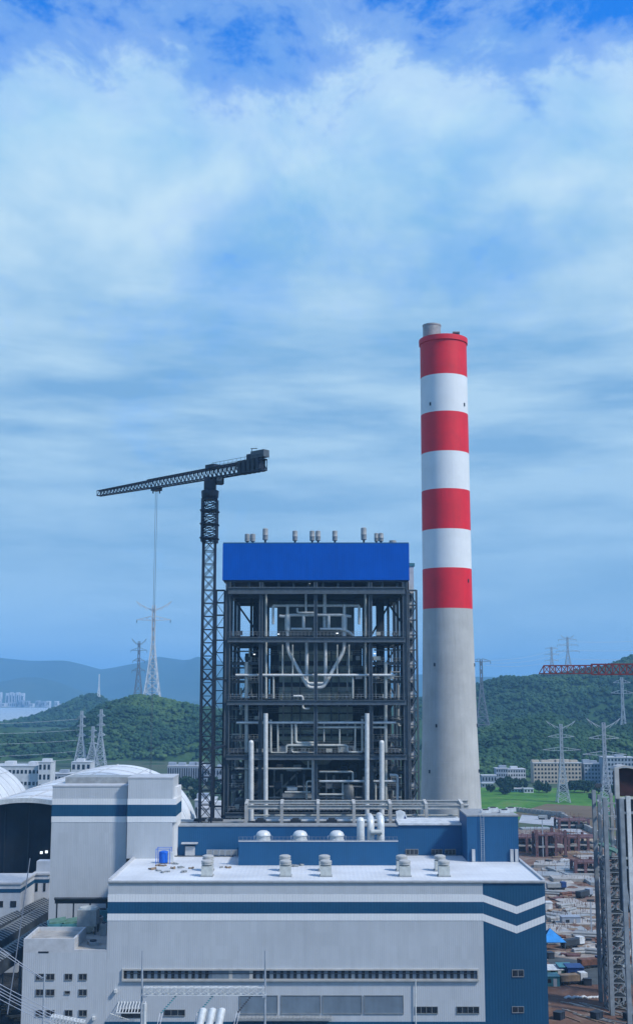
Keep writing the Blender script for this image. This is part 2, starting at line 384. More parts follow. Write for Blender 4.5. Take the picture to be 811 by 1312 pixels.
# ------------------------------------------------------------------ hills and forest
rs = np.random.RandomState(3)
def vnoise(x, y, sc, seed):
    r = np.random.RandomState(seed).rand(64, 64); x = x / sc; y = y / sc
    xi = np.floor(x).astype(int); yi = np.floor(y).astype(int); fx = x - xi; fy = y - yi
    fx = fx * fx * (3 - 2 * fx); fy = fy * fy * (3 - 2 * fy)
    g = lambda a, b: r[a % 64, b % 64]
    return (g(xi, yi) * (1 - fx) * (1 - fy) + g(xi + 1, yi) * fx * (1 - fy) + g(xi, yi + 1) * (1 - fx) * fy + g(xi + 1, yi + 1) * fx * fy) * 2 - 1
class Ridge:
    def __init__(s, prof, Yc, front, back, amp, sc, seed):
        s.px = np.array([X(p, q, Yc) for p, q in prof]); s.pz = np.array([Z(q, Yc) for p, q in prof])
        s.Yc, s.f, s.b, s.amp, s.sc, s.seed = Yc, front, back, amp, sc, seed
    def h(s, x, y):
        xc = x * (1 + (s.Yc - y) / s.Yc * 0.5)
        c = np.interp(xc, s.px, s.pz)
        t = np.where(y < s.Yc, (s.Yc - y) / s.f, (y - s.Yc) / s.b); t = np.clip(t, 0, 1)
        sh = 0.5 + 0.5 * np.cos(np.pi * t); sh = sh ** 0.85
        nz = vnoise(x, y, s.sc, s.seed) * s.amp + vnoise(x, y, s.sc / 2.7, s.seed + 1) * s.amp * 0.45 + vnoise(x, y, s.sc / 7, s.seed + 2) * s.amp * 0.15
        ww = np.clip(t * 2.2, 0.08, 1) * np.clip((1 - t) * 4, 0, 1)
        return c * sh + nz * ww - 0.5
def grid_mesh(name, x0, x1, y0, y1, nx, ny, hf, mt):
    xs = np.linspace(x0, x1, nx); ys = np.linspace(y0, y1, ny); gx, gy = np.meshgrid(xs, ys)
    gz = hf(gx, gy); v = np.stack([gx, gy, gz], -1).reshape(-1, 3)
    i = np.arange(nx * ny).reshape(ny, nx)
    f = np.stack([i[:-1, :-1], i[:-1, 1:], i[1:, 1:], i[1:, :-1]], -1).reshape(-1, 4)
    me = bpy.data.meshes.new(name); me.from_pydata(v.tolist(), [], f.tolist()); me.update(); me.materials.append(mt)
    me.polygons.foreach_set('use_smooth', [True] * len(me.polygons))
    o = bpy.data.objects.new(name, me); COL.objects.link(o); return tag(o, None, None, None, 'structure')
G_hill = ground_mat('hill_undergrowth', [(0.018, 0.045, 0.022), (0.035, 0.08, 0.03), (0.07, 0.12, 0.045)], 0.015, 2.0)
G_mtn = ground_mat('mountain_slope', [(0.03, 0.06, 0.045), (0.04, 0.075, 0.055), (0.06, 0.09, 0.06)], 0.002, 5.0)
RL = Ridge([(-260, 935), (-120, 950), (0, 948), (60, 944), (100, 934), (135, 907), (180, 895), (230, 903), (262, 911), (330, 930), (420, 950), (540, 960), (600, 965)], 1550, 330, 420, 20, 90, 11)
RR1 = Ridge([(430, 985), (560, 955), (615, 938), (680, 921), (705, 919), (745, 931), (780, 936), (830, 925), (900, 900), (1000, 905)], 1220, 215, 240, 8, 70, 23)
RR2 = Ridge([(420, 930), (520, 900), (590, 884), (615, 879), (650, 874), (700, 867), (760, 859), (790, 849), (811, 842), (880, 820), (980, 815), (1100, 840)], 2000, 650, 500, 32, 150, 31)
RS = Ridge([(10, 930), (50, 921), (80, 908), (105, 897), (120, 893), (133, 899), (150, 905), (220, 912), (300, 925)], 2650, 300, 500, 8, 120, 41)
grid_mesh('hill', -640, 260, 1210, 1980, 150, 110, RL.h, G_hill)
grid_mesh('hill', 20, 620, 990, 1460, 110, 90, RR1.h, G_hill)
grid_mesh('hill', 20, 1050, 1340, 2520, 150, 140, RR2.h, G_hill)
grid_mesh('hill', -760, -180, 2340, 3160, 90, 80, RS.h, G_hill)
RM1 = Ridge([(-500, 850), (-200, 838), (-60, 846), (0, 842), (38, 846), (85, 846), (110, 852), (130, 858), (150, 855), (180, 849), (204, 841), (240, 846), (255, 840), (300, 850), (400, 858), (560, 866), (640, 867), (700, 878), (900, 880)], 8200, 1500, 1500, 60, 700, 51)
RM2 = Ridge([(-500, 868), (-100, 880), (0, 874), (30, 868), (48, 868), (75, 874), (110, 888), (140, 896), (200, 893), (270, 900), (400, 900)], 6300, 700, 700, 30, 400, 61)
grid_mesh('mountains', -6500, 3200, 6720, 9700, 220, 60, RM1.h, G_mtn)
grid_mesh('mountains', -4200, 100, 5620, 7000, 160, 50, RM2.h, G_mtn)

def ico():
    t = (1 + 5 ** 0.5) / 2
    v = [(-1, t, 0), (1, t, 0), (-1, -t, 0), (1, -t, 0), (0, -1, t), (0, 1, t), (0, -1, -t), (0, 1, -t), (t, 0, -1), (t, 0, 1), (-t, 0, -1), (-t, 0, 1)]
    f = [(0, 11, 5), (0, 5, 1), (0, 1, 7), (0, 7, 10), (0, 10, 11), (1, 5, 9), (5, 11, 4), (11, 10, 2), (10, 7, 6), (7, 1, 8), (3, 9, 4), (3, 4, 2), (3, 2, 6), (3, 6, 8), (3, 8, 9), (4, 9, 5), (2, 4, 11), (6, 2, 10), (8, 6, 7), (9, 8, 1)]
    v = [Vector(a).normalized() for a in v]; c = {}; nf = []
    def mid(a, b):
        k = (min(a, b), max(a, b))
        if k not in c: v.append(((v[a] + v[b]) / 2).normalized()); c[k] = len(v) - 1
        return c[k]
    for a, b, d in f:
        x, y, z = mid(a, b), mid(b, d), mid(d, a); nf += [(a, x, z), (b, y, x), (d, z, y), (x, y, z)]
    return np.array([tuple(a) for a in v]), np.array(nf)
IV, IF = ico()
def mass_mesh(name, V, Fc, tint, mt, nper):
    me = bpy.data.meshes.new(name); nv = len(V); nf = len(Fc)
    me.vertices.add(nv); me.vertices.foreach_set('co', V.astype(np.float32).ravel())
    me.loops.add(nf * nper); me.loops.foreach_set('vertex_index', Fc.astype(np.int32).ravel())
    me.polygons.add(nf); me.polygons.foreach_set('loop_start', np.arange(0, nf * nper, nper, dtype=np.int32))
    a = me.attributes.new('tint', 'FLOAT', 'POINT'); a.data.foreach_set('value', tint.astype(np.float32))
    me.update(calc_edges=True); me.materials.append(mt)
    return me
IV0, IF0 = IV[:12], np.array([(0, 11, 5), (0, 5, 1), (0, 1, 7), (0, 7, 10), (0, 10, 11), (1, 5, 9), (5, 11, 4), (11, 10, 2), (10, 7, 6), (7, 1, 8), (3, 9, 4), (3, 4, 2), (3, 2, 6), (3, 6, 8), (3, 8, 9), (4, 9, 5), (2, 4, 11), (6, 2, 10), (8, 6, 7), (9, 8, 1)])
def forest(name, ridge, x0, x1, y0, y1, n, r0, r1, label, hmin=2.0):
    x = rs.uniform(x0, x1, n); y = rs.uniform(y0, y1, n); z = ridge.h(x, y)
    k = z > hmin; x, y, z = x[k], y[k], z[k]; n = len(x)
    dn = vnoise(x, y, 26, 77)
    R_ = rs.uniform(r0, r1, n) * (1 + 0.35 * dn); tone = rs.beta(2, 2.5, n) * 0.55 + 0.18 + vnoise(x, y, 70, 5) * 0.38 + vnoise(x, y, 18, 6) * 0.15
    Q = 7       # leaf clumps to a crown
    r = np.repeat(R_, Q) * rs.uniform(0.30, 0.62, n * Q); a = rs.uniform(0, 6.283, n * Q); rad_ = np.repeat(R_, Q) * rs.uniform(0, 0.85, n * Q)
    px_ = np.repeat(x, Q) + np.cos(a) * rad_; py_ = np.repeat(y, Q) + np.sin(a) * rad_
    pz_ = np.repeat(z + R_ * 0.35, Q) + (1 - rad_ / np.repeat(R_, Q)) * np.repeat(R_, Q) * rs.uniform(-0.2, 0.75, n * Q)
    N_ = n * Q; jit = 1 + rs.uniform(-0.4, 0.4, (N_, 12))
    sc = np.stack([r, r, r * 0.85], -1)
    V = IV0[None] * jit[..., None] * sc[:, None, :] + np.stack([px_, py_, pz_], -1)[:, None, :]
    Fc = IF0[None] + (np.arange(N_) * 12)[:, None, None]
    tint = np.clip(np.repeat(np.repeat(tone, Q) + rs.uniform(-0.1, 0.1, N_), 12), 0, 1)
    me = mass_mesh(name, V.reshape(-1, 3), Fc.reshape(-1, 3), tint, M_leaf, 3)
    o = bpy.data.objects.new(name, me); COL.objects.link(o); return tag(o, label, 'forest', None, 'stuff')
forest('forest', RL, -560, 120, 1235, 1600, 11000, 2.6, 5.0, 'green woodland covering the rounded hill left of the tower crane')
forest('forest', RR1, 110, 480, 1012, 1260, 6500, 2.2, 4.6, 'green woodland on the low ridge behind the far apartment blocks')
forest('forest', RR2, 150, 800, 1400, 2080, 13000, 2.8, 5.8, 'darker woodland on the high hill at the right edge')
forest('forest', RS, -740, -200, 2380, 2760, 2500, 4, 8, 'bluish woodland on the small peaked hill before the water')

def leaf_crown(mb_n, c, rx, rz, seed, mt, name, parent):
    r = np.random.RandomState(seed); nc = 26
    cc = r.normal(0, 1, (nc, 3)); cc /= np.linalg.norm(cc, axis=1)[:, None]; cc *= (r.rand(nc, 1) ** 0.5) * 0.75
    cc = cc * np.array([rx, rx, rz]); n = mb_n
    ci = r.randint(0, nc, n); p = r.normal(0, 1, (n, 3)); p /= np.linalg.norm(p, axis=1)[:, None]
    p = cc[ci] + p * (r.rand(n, 1) ** 0.4) * rx * 0.42 + np.array(c)
    a = r.normal(0, 1, (n, 3)); a /= np.linalg.norm(a, axis=1)[:, None]; b = np.cross(a, r.normal(0, 1, (n, 3))); b /= np.linalg.norm(b, axis=1)[:, None]
    s = rx * 0.11 * r.uniform(0.6, 1.4, (n, 1))
    V = np.stack([p - a * s - b * s, p + a * s - b * s, p + a * s + b * s, p - a * s + b * s], 1) - np.array(ORG[parent.name])
    tint = np.repeat(np.clip(r.rand(nc)[ci] * 0.7 + r.rand(n) * 0.3, 0, 1), 4)
    me = mass_mesh(name, V.reshape(-1, 3), np.arange(n * 4).reshape(n, 4), tint, mt, 4)
    o = bpy.data.objects.new(name, me); COL.objects.link(o); o.parent = parent; return o
def tree(px, py, hpx, wpx, label, seed, group='trees around the far apartment blocks'):
    if 'far apartment' in group: py += 7
    p = gnd(px, py); k = p.y / F; h = hpx * k; w = wpx * k / 2
    t = thing('broadleaf_tree', label, 'tree', p, group)
    m = MB().tube([p, p + Vector((0.2, 0, h * 0.5))], h * 0.035, 7, r2=h * 0.018)
    for a in range(4):
        an = a * 1.6 + seed; m.tube([p + Vector((0.1, 0, h * 0.35)), p + Vector((math.cos(an) * w * 0.5, math.sin(an) * w * 0.5, h * 0.65))], h * 0.014, 5, r2=h * 0.006)
    m.build('trunk', M_bark, t)
    leaf_crown(1500, (p.x, p.y, h * 0.56), w * 0.95, h * 0.40, seed, M_leafd, 'crown', t)
    return t

# ------------------------------------------------------------------ windowed buildings in the distance
def building(name, label, cat, px0, px1, ytop, ybase, depth, rows, cols, wm, group=None, Yd=None, win=(0.55, 0.5), roofbits=3, stripe=False, glass=None):
    Y = Yd or gnd(0, ybase).y
    x0, x1, zt = X(px0, ytop, Y), X(px1, ytop, Y), Z(ytop, Y)
    zb = 0.0
    t = thing(name, label, cat, ((x0 + x1) / 2, Y, zb), group)
    MB().box(x0, x1, Y, Y + depth, zb, zt).build('wall', wm, t)
    MB().box(x0 - 0.3, x1 + 0.3, Y - 0.3, Y + depth + 0.3, zt, zt + 0.5).build('roof', M_trim, t)
    w = (x1 - x0) / cols; hgt = zt / rows
    for i in range(rows):
        for j in range(cols):
            cx = x0 + (j + 0.5) * w; cz = zb + (i + 0.55) * hgt
            MB().box(cx - w * win[0] / 2, cx + w * win[0] / 2, Y - 0.12, Y + 0.2, cz - hgt * win[1] / 2, cz + hgt * win[1] / 2).build('window', glass or M_glass, t)
    for i in range(roofbits):
        cx = x0 + (x1 - x0) * (i + 0.5) / roofbits + rnd.uniform(-2, 2)
        MB().box(cx - 3, cx + 3, Y + depth * 0.3, Y + depth * 0.7, zt + 0.5, zt + rnd.uniform(2.2, 3.4)).build('roof_shed', wm, t)
    if stripe: MB().box(x0 - 0.05, x1 + 0.05, Y - 0.06, Y + depth + 0.05, zt - 2.2, zt - 1.2).build('blue_stripe', M_navy, t)
    return t
building('apartment_block', 'beige five storey apartment block behind the green field', 'building', 683, 744, 978, 1004, 14, 5, 14, M_beige, roofbits=6)
building('apartment_block', 'blue grey apartment block right of the beige block', 'building', 748, 790, 979, 1004, 14, 5, 10, M_gbl, roofbits=4)
building('apartment_block', 'tall grey block with pyramid roof behind the right pylon', 'building', 773, 812, 971, 1006, 16, 6, 9, M_gbl, roofbits=1)
building('office_building', 'blue grey low building between chimney and white building', 'building', 635, 650, 985, 1002, 12, 3, 5, M_gbl, roofbits=1)
building('office_building', 'white three storey building left of the beige block', 'building', 650, 673, 986, 1001, 14, 3, 7, M_bld, roofbits=1)
building('shed', 'small grey shed beside the foot of the chimney', 'shed', 617, 636, 994, 1003, 10, 1, 5, M_gbl, roofbits=0)
building('shed', 'small white hut on the edge of the green field', 'shed', 671, 683, 1011, 1016, 6, 1, 3, M_bld, roofbits=0)
building('shed', 'low blue roofed shed left of the white hut', 'shed', 655, 670, 1011, 1015, 6, 1, 4, M_teal, roofbits=0)
building('shed', 'grey hut with pale roof at the field edge by the chimney', 'shed', 617, 632, 1004, 1009, 6, 1, 4, M_gbl, roofbits=0)
building('plant_building', 'white flat roofed building between the two coal domes', 'building', -30, 52, 982, 1006, 24, 3, 16, M_bld, Yd=820, win=(0.6, 0.3), roofbits=3)
building('plant_building', 'white stair block at the right end of the white building', 'building', 50, 66, 977, 1006, 14, 4, 3, M_bld, Yd=815, roofbits=1)
building('plant_building', 'small white building behind the top of the big coal dome', 'building', 92, 117, 977, 1000, 16, 3, 4, M_bld, Yd=900, roofbits=1)
building('plant_building', 'long low grey building left of the stair block', 'building', 66, 92, 992, 1004, 16, 2, 6, M_gbl, Yd=850, roofbits=1)
building('factory_block', 'grey building with tall columns left of the crane mast', 'building', 215, 262, 982, 998, 18, 1, 16, M_gbl, Yd=980, win=(0.5, 0.7), roofbits=4)
building('factory_block', 'grey factory block far behind the left boiler side', 'building', 262, 300, 985, 1000, 18, 2, 10, M_gbl, Yd=960, roofbits=3)
# small structures seen between mast and boiler foot
building('shed', 'white shed row behind the crane mast foot', 'shed', 254, 287, 1036, 1048, 14, 1, 8, M_bld, Yd=560, roofbits=2)
building('warehouse', 'low pale warehouse behind the crane mast', 'building', 250, 275, 1026, 1036, 20, 1, 6, M_gbl, Yd=640, roofbits=1)
# far shore town
for i, (a, b, c) in enumerate([(-4, 2, 887), (8, 12, 888), (13, 16, 887), (17, 20, 888), (21.5, 25, 887), (27, 31, 888)]):
    building('tower_block', 'pale tower block on the far shore, %s of six from the left' % ordinal(i), 'building', a, b, c, 901, 30, 1, 1, M_bld, 'tower blocks on the far shore', Yd=5560, win=(0.5, 0.5), roofbits=0)
for i in range(26):
    a = -6 + i * 7.5 + rnd.uniform(-2, 2); w = rnd.uniform(3, 7); yt = rnd.uniform(897, 902)
    building('harbour_shed', 'low building in the far shore row, %s from left' % ordinal(i), 'building', a, a + w, yt, 904, 40, 1, 2, rnd.choice([M_bld, M_gbl, M_bld]), 'low buildings along the far shore', Yd=5420 + rnd.uniform(0, 80), roofbits=0)
# a second row of trees and bushes
k = 0
for px, py, hh, ww in [(641, 1006, 17, 14), (653, 1008, 20, 18), (663, 1006, 16, 14), (671, 1004, 14, 12), (647, 1011, 12, 16), (690, 1008, 15, 16), (700, 1009, 12, 14), (735, 1008, 14, 18), (748, 1009, 16, 20), (757, 1007, 13, 14), (757, 1018, 9, 9), (722, 1008, 9, 12), (766, 1010, 14, 14), (783, 1012, 14, 16), (628, 1008, 10, 12), (800, 1012, 14, 18)]:
    tree(px, py, hh, ww, 'dark green tree, %s in the row at the field edge from the left' % (['first','second','third','fourth','fifth','sixth','seventh','eighth','ninth','tenth','eleventh','twelfth','thirteenth','fourteenth','fifteenth','sixteenth'][sorted([641,653,663,671,647,690,700,735,748,757,757.5,722,766,783,628,800]).index(px if not (px == 757 and py == 1018) else 757.5)]), 100 + k); k += 1
for i, (px, py, hh, ww) in enumerate([(225, 1010, 14, 20), (240, 1012, 16, 22), (254, 1013, 14, 18), (272, 1012, 16, 20), (283, 1020, 14, 14), (252, 1024, 12, 18), (237, 1026, 10, 14)]):
    tree(px, py, hh, ww, 'bushy tree behind the crane mast, %s of seven' % ordinal(i), 150 + i, 'trees behind the crane mast')
tree(2, 1192, 34, 22, 'dark tree at the left edge beside the white substation building', 170, 'tree by the substation')

# ------------------------------------------------------------------ turbine hall
Y0 = 241.0; ZR = Z(1129, Y0); hx0, hx1 = X(139.5, 1129, Y0), X(697.5, 1129, Y0); YB = Y0 + 37
hall = thing('turbine_hall', 'long grey turbine hall with white and navy stripes and white roof', 'building', ((hx0 + hx1) / 2, Y0, 0))
px_b = X(618, 1130, Y0)
MB().box(hx0, px_b, Y0, YB, 0, ZR - 0.4).build('wall', M_grey, hall)
MB().box(px_b, hx1, Y0 - 0.02, YB, 0, ZR - 0.4).build('blue_wall', M_navy, hall)
m = MB()
m.box(hx0, hx1, Y0 - 0.15, Y0 + 0.25, ZR - 0.4, ZR + 0.12)
m.box(hx0 - 0.15, hx0 + 0.35, Y0 + 0.25, YB, ZR - 0.4, ZR + 0.35); m.box(hx1 - 0.35, hx1 + 0.15, Y0 + 0.25, YB, ZR - 0.4, ZR + 0.35)
m.build('parapet', M_trim, hall)
MB().box(hx0 + 0.35, hx1 - 0.35, Y0 + 0.25, YB, ZR - 0.6, ZR - 0.05).build('roof', M_roof, hall)
def zb(py): return Z(py, Y0)
for a, b, mm, nm in ((1146, 1155.5, M_white, 'white_stripe'), (1155.5, 1170.5, M_navy, 'blue_stripe'), (1170.5, 1179.5, M_white, 'white_stripe')):
    MB().box(hx0 - 0.04, px_b - 0.02, Y0 - 0.05, Y0 + 0.5, zb(b), zb(a)).build(nm, mm, hall)
    MB().box(hx0 - 0.05, hx0 + 0.4, Y0 + 0.5, YB, zb(b), zb(a)).build(nm, mm, hall)
for ya, yb, yc, th in ((1146, 1161.5, 1148, 9), (1170.5, 1186.5, 1172.5, 9)):
    pts = [(617.9, ya), (661.5, yb), (697.6, yc), (697.6, yc + th), (661.5, yb + th + 0.5), (617.9, ya + th)]
    MB().prism([Vector((X(p, q, Y0), Y0 - 0.06, Z(q, Y0))) for p, q in pts], (0, 0.05, 0)).build('white_chevron', M_white, hall)
MB().box(hx0, px_b, Y0 - 0.12, Y0, 0, zb(1309)).build('plinth', M_navy, hall)
# ribbon window
def win(par, x0, x1, z0, z1, Y, fr=0.18, mt=None, n=1):
    f = MB(); f.box(x0 - fr, x1 + fr, Y - 0.14, Y, z1, z1 + fr); f.box(x0 - fr, x1 + fr, Y - 0.18, Y, z0 - fr, z0)
    f.box(x0 - fr, x0, Y - 0.14, Y, z0, z1); f.box(x1, x1 + fr, Y - 0.14, Y, z0, z1)
    w = (x1 - x0) / n
    for i in range(1, n): f.box(x0 + i * w - 0.05, x0 + i * w + 0.05, Y - 0.1, Y - 0.02, z0, z1)
    fo = f.build('window', M_frame2, par)
    MB().box(x0, x1, Y - 0.06, Y - 0.01, z0, z1).build('pane', mt or M_glass, fo)
    return fo
wx0, wx1 = X(157, 1248, Y0), X(613, 1248, Y0); z0, z1 = zb(1254), zb(1243)
f = MB(); f.box(wx0, wx1, Y0 - 0.35, Y0, z1, z1 + 0.28); f.box(wx0, wx1, Y0 - 0.5, Y0, z0 - 0.4, z0); f.box(wx0, wx0 + 0.3, Y0 - 0.35, Y0, z0, z1); f.box(wx1 - 0.3, wx1, Y0 - 0.35, Y0, z0, z1)
rib = f.build('ribbon_window', M_frame, hall)
nb_ = 52; w = (wx1 - wx0 - 0.6) / nb_
for i in range(nb_):
    a = wx0 + 0.3 + i * w; pale = (13 <= i <= 18)
    MB().box(a, a + w * 0.48, Y0 - 0.05, Y0 - 0.01, z0, z1).build('pane', M_panel if pale else M_glass, rib)
    MB().box(a + w * 0.48, a + w, Y0 - 0.09, Y0 - 0.01, z0, z1).build('pane', (M_frame if i % 3 == 0 else M_panel) if pale else (M_panel if i % 4 == 1 else M_glassl), rib)
MB().box(wx0 + 0.3, wx1 - 0.3, Y0 - 0.16, Y0 - 0.1, z1 - 0.62, z1 - 0.5).build('rail', M_dark2, rib)
for a, b in ((308, 355), (361, 410), (414, 463), (467, 516)):
    win(hall, X(a, 1286, Y0), X(b, 1286, Y0), zb(1298), zb(1276), Y0, 0.15, M_panel, 1)
for a, b, c, d, n, g in ((532, 560, 1290, 1298, 4, None), (585, 613, 1290, 1298, 4, None), (656, 670, 1243, 1251, 2, None), (656, 670, 1290, 1297, 2, None), (211, 237, 1294, 1301, 3, None)):
    win(hall, X(a, c, Y0), X(b, c, Y0), zb(d), zb(c), Y0, 0.1, g, n)
m = MB(); m.box(X(305, 1303, Y0), X(425, 1303, Y0), Y0 - 2.2, Y0 - 0.1, zb(1304), zb(1301)); 
for i in range(26): q = X(305 + i * 4.7, 1303, Y0); m.bar((q, Y0 - 2.2, zb(1301)), (q, Y0 - 2.2, zb(1297)), 0.08)
m.build('ledge', M_steel2, hall)
# downpipe
MB().tube([(X(532, 1253, Y0), Y0 - 0.45, zb(1254)), (X(532, 1312, Y0), Y0 - 0.45, 0)], 0.11, 6).build('downpipe', M_pipew, hall)
# sloping canopy over a door
xa, xb = X(153, 1290, Y0), X(187, 1290, Y0)
m = MB()
for i in range(10):
    q = xa + (xb - xa) * i / 9; m.bar((q, Y0 - 3.0, zb(1292.5)), (q, Y0 - 0.1, zb(1283)), 0.16, 0.06)
m.bar((xa, Y0 - 3.0, zb(1292.5)), (xb, Y0 - 3.0, zb(1292.5)), 0.18); m.bar((xa - 1.2, Y0 - 3, zb(1293)), (xa + 2, Y0 - 0.3, zb(1306)), 0.16)
cp = m.build('canopy', M_pipew, hall); MB().box(xa + 0.5, xb - 0.4, Y0 - 0.1, Y0 - 0.01, zb(1304), zb(1293)).build('doorway', M_glass, hall)
for a, c in ((149, 1269), (121, 1304)):
    MB().box(X(a - 1.6, c, Y0), X(a + 1.6, c, Y0), Y0 - 0.8, Y0 - 0.01, zb(c + 2), zb(c - 2)).build('wall_lamp', M_pipew, hall)

# low annex on the left (its walls are flush with the hall front)
lx0, lx1 = X(31, 1203, Y0), hx0 - 0.02; zA, zBq = zb(1203), zb(1217); lxm = X(96, 1203, Y0)
ann = thing('service_annex', 'low grey three storey annex joined to the left end of the hall', 'building', (lx0, Y0, 0))
MB().box(lx0, lx1, Y0, Y0 + 32, 0, zBq - 0.5).build('wall', M_grey, ann)
m = MB(); m.box(lx0, lxm, Y0 + 0.003, Y0 + 0.4, zBq - 0.5, zA); m.box(lx0, lx0 + 0.4, Y0 + 0.4, Y0 + 12, zBq - 0.5, zA); m.box(lxm - 0.4, lxm, Y0 + 0.4, Y0 + 12, zBq - 0.5, zA); m.box(lx0 + 0.4, lxm - 0.4, Y0 + 11.6, Y0 + 12, zBq - 0.5, zA)
m.box(lxm, lx1, Y0 + 0.003, Y0 + 0.35, zBq - 0.5, zBq); m.build('parapet', M_trim, ann)
MB().box(lx0 + 0.4, lx1, Y0 + 0.4, Y0 + 32, zBq - 0.5, zBq - 0.2).build('roof', M_cblk, ann)
MB().box(lx0 + 0.4, lxm - 0.4, Y0 + 0.4, Y0 + 11.6, zBq - 0.2, zA - 0.7).build('upper_roof', M_cblk, ann)
MB().box(lx0 + 3, lx0 + 5, Y0 - 0.06, Y0, zb(1221), zb(1219)).build('vent', M_glass, ann)
for yy in (1251.5, 1271.5, 1298):
    for a, b in ((47, 57), (60, 70)): win(ann, X(a, yy, Y0), X(b, yy, Y0), zb(yy + 3.6), zb(yy - 3.6), Y0, 0.1, n=2)
    if yy == 1271.5: win(ann, X(84, yy, Y0), X(90, yy, Y0), zb(yy + 1.6), zb(yy - 1.6), Y0, 0.1)
    else: win(ann, X(84, yy, Y0), X(93, yy, Y0), zb(yy + 3.6), zb(yy - 3.6), Y0, 0.1, n=2)
    win(ann, X(102, yy, Y0), X(111.5, yy, Y0), zb(yy + 3.6), zb(yy - 3.6), Y0, 0.1, n=2)
# rooftop plant of the annex
zr = zBq - 0.2
def on(px, Y, zz): return Vector((X(px, 1200, Y), Y, zz))
t = thing('rooftop_silo', 'pale grey boxy filter unit on legs on the annex roof', 'filter', on(113, 258, zr))
c = ORG[t.name]; MB().box(c.x - 2, c.x + 2, 256, 260, zr + 1.8, zr + 5.0).build('housing', M_steel2, t)
MB().lathe((c.x, 258, zr + 5.0), [(2.1, 0), (1.9, 0.35), (0.6, 0.6)], 14).build('cover', M_pipe, t)
MB().prism([(c.x - 2, 256, zr + 1.8), (c.x + 2, 256, zr + 1.8), (c.x + 0.6, 257.4, zr + 0.2), (c.x - 0.6, 257.4, zr + 0.2)], (0, 2.5, 0)).build('hopper', M_pipe, t)
for a in (-1.8, 1.8):
    for b in (256.2, 259.8): MB().bar((c.x + a, b, zr), (c.x + a, b, zr + 1.8), 0.25).build('leg', M_dark, t)
for i, (p, lab) in enumerate(((72, 'green roof hatch nearest the parapet on the annex roof'), (90, 'green roof hatch beside the filter unit on the annex roof'))):
    c = on(p + 2, 266, zr); t = thing('roof_hatch', lab, 'hatch', c, 'green hatches on the annex roof')
    MB().rbox(c, 4.4, 5.0, 0.8, 0.25).build('curb', M_teal, t); MB().rbox(c + Vector((0, 0, 0.8)), 3.6, 4.2, 0.5, 0.25, 0.12).build('lid', M_mint, t)
for i, (p, yy, w_, h_) in enumerate(((127, 262, 1.4, 2.6), (133, 256, 1.2, 2.4), (131, 268, 2.2, 3.0), (99, 250, 1.6, 0.8), (120, 247, 2.0, 0.6))):
    c = on(p, yy, zr); t = thing('air_handler', 'small grey air unit on the annex roof, %s of five' % ordinal(i), 'air unit', c, 'air units on the annex roof')
    MB().rbox(c, w_, w_ * 1.3, h_, 0.1 * i).build('casing', M_teal if i == 2 else M_steel2, t); MB().lathe(c + Vector((0, 0, h_)), [(w_ * 0.35, 0), (w_ * 0.35, 0.3), (w_ * 0.1, 0.35)], 10).build('fan', M_dark, t)
t = thing('pipe_bridge', 'dark pipe bridge at the foot of the grey tower behind the annex', 'pipe rack', on(104, 270, zr))
a, b = X(70, 1180, 270), X(139, 1180, 270)
MB().ibeam((a, 270, zr + 4.4), (b, 270, zr + 4.4), 0.5, 0.8).build('beam', M_dark, t)
for q in (0.04, 0.35, 0.66, 0.97): MB().bar((a + (b - a) * q, 270, zr), (a + (b - a) * q, 270, zr + 4), 0.3).build('post', M_dark, t)
MB().tube([(a, 269.4, zr + 5.1), (b, 269.4, zr + 5.1)], 0.3).build('pipe', M_dark2, t)

# ------------------------------------------------------------------ grey transfer towers
def stripes(par, x0, x1, y0, y1, Yr, rows):
    for a, b, mm, nm in rows:
        MB().box(x0 - 0.06, x1 + 0.06, y0 - 0.06, y1 + 0.06, Z(b, Yr), Z(a, Yr)).build(nm, mm, par)
YT = 275.0; tx0, tx1 = X(68, 1010, YT), X(164, 1010, YT); zt = Z(1008, YT)
t = thing('transfer_tower', 'broad grey tower with navy stripe left of the turbine hall', 'tower', ((tx0 + tx1) / 2, YT, 0))
MB().box(tx0, tx1, YT, YT + 16, 0, zt).build('wall', M_grey, t); MB().box(tx0 - 0.1, tx1, YT - 0.1, YT + 16.1, zt, zt + 0.3).build('coping', M_trim, t)
MB().box(X(84, 1005, YT + 6), tx1, YT + 6, YT + 14, zt + 0.3, zt + 1.7).build('roof_shed', M_steel2, t)
stripes(t, tx0, tx1 - 0.1, YT, YT + 16, YT, ((1023.5, 1031, M_white, 'white_stripe'), (1031, 1046, M_navy, 'blue_stripe'), (1046, 1053.5, M_white, 'white_stripe')))
ux0, ux1 = X(164.8, 1000, YT - 2), X(222, 1000, YT - 2); zu = Z(997.5, YT - 2)
t = thing('bunker_tower', 'narrow grey tower with navy stripe rising from the hall roof corner', 'tower', ((ux0 + ux1) / 2, YT - 2, ZR))
yb = YT + 9
MB().box(ux0, ux1, YT - 2, yb, ZR - 0.04, zu).build('wall', M_grey, t); MB().box(ux0 - 0.1, ux1 + 0.1, YT - 2.1, yb + 0.1, zu, zu + 0.3).build('coping', M_trim, t)
MB().box(ux1, ux1 + 0.7, YT + 2, yb, ZR + 0.02, zu - 2.2).build('side_return', M_white, t)
stripes(t, ux0, ux1 + 0.75, YT - 2, yb, YT - 2, ((1023.5, 1031, M_white, 'white_stripe'), (1031, 1046, M_navy, 'blue_stripe'), (1046, 1053.5, M_white, 'white_stripe')))

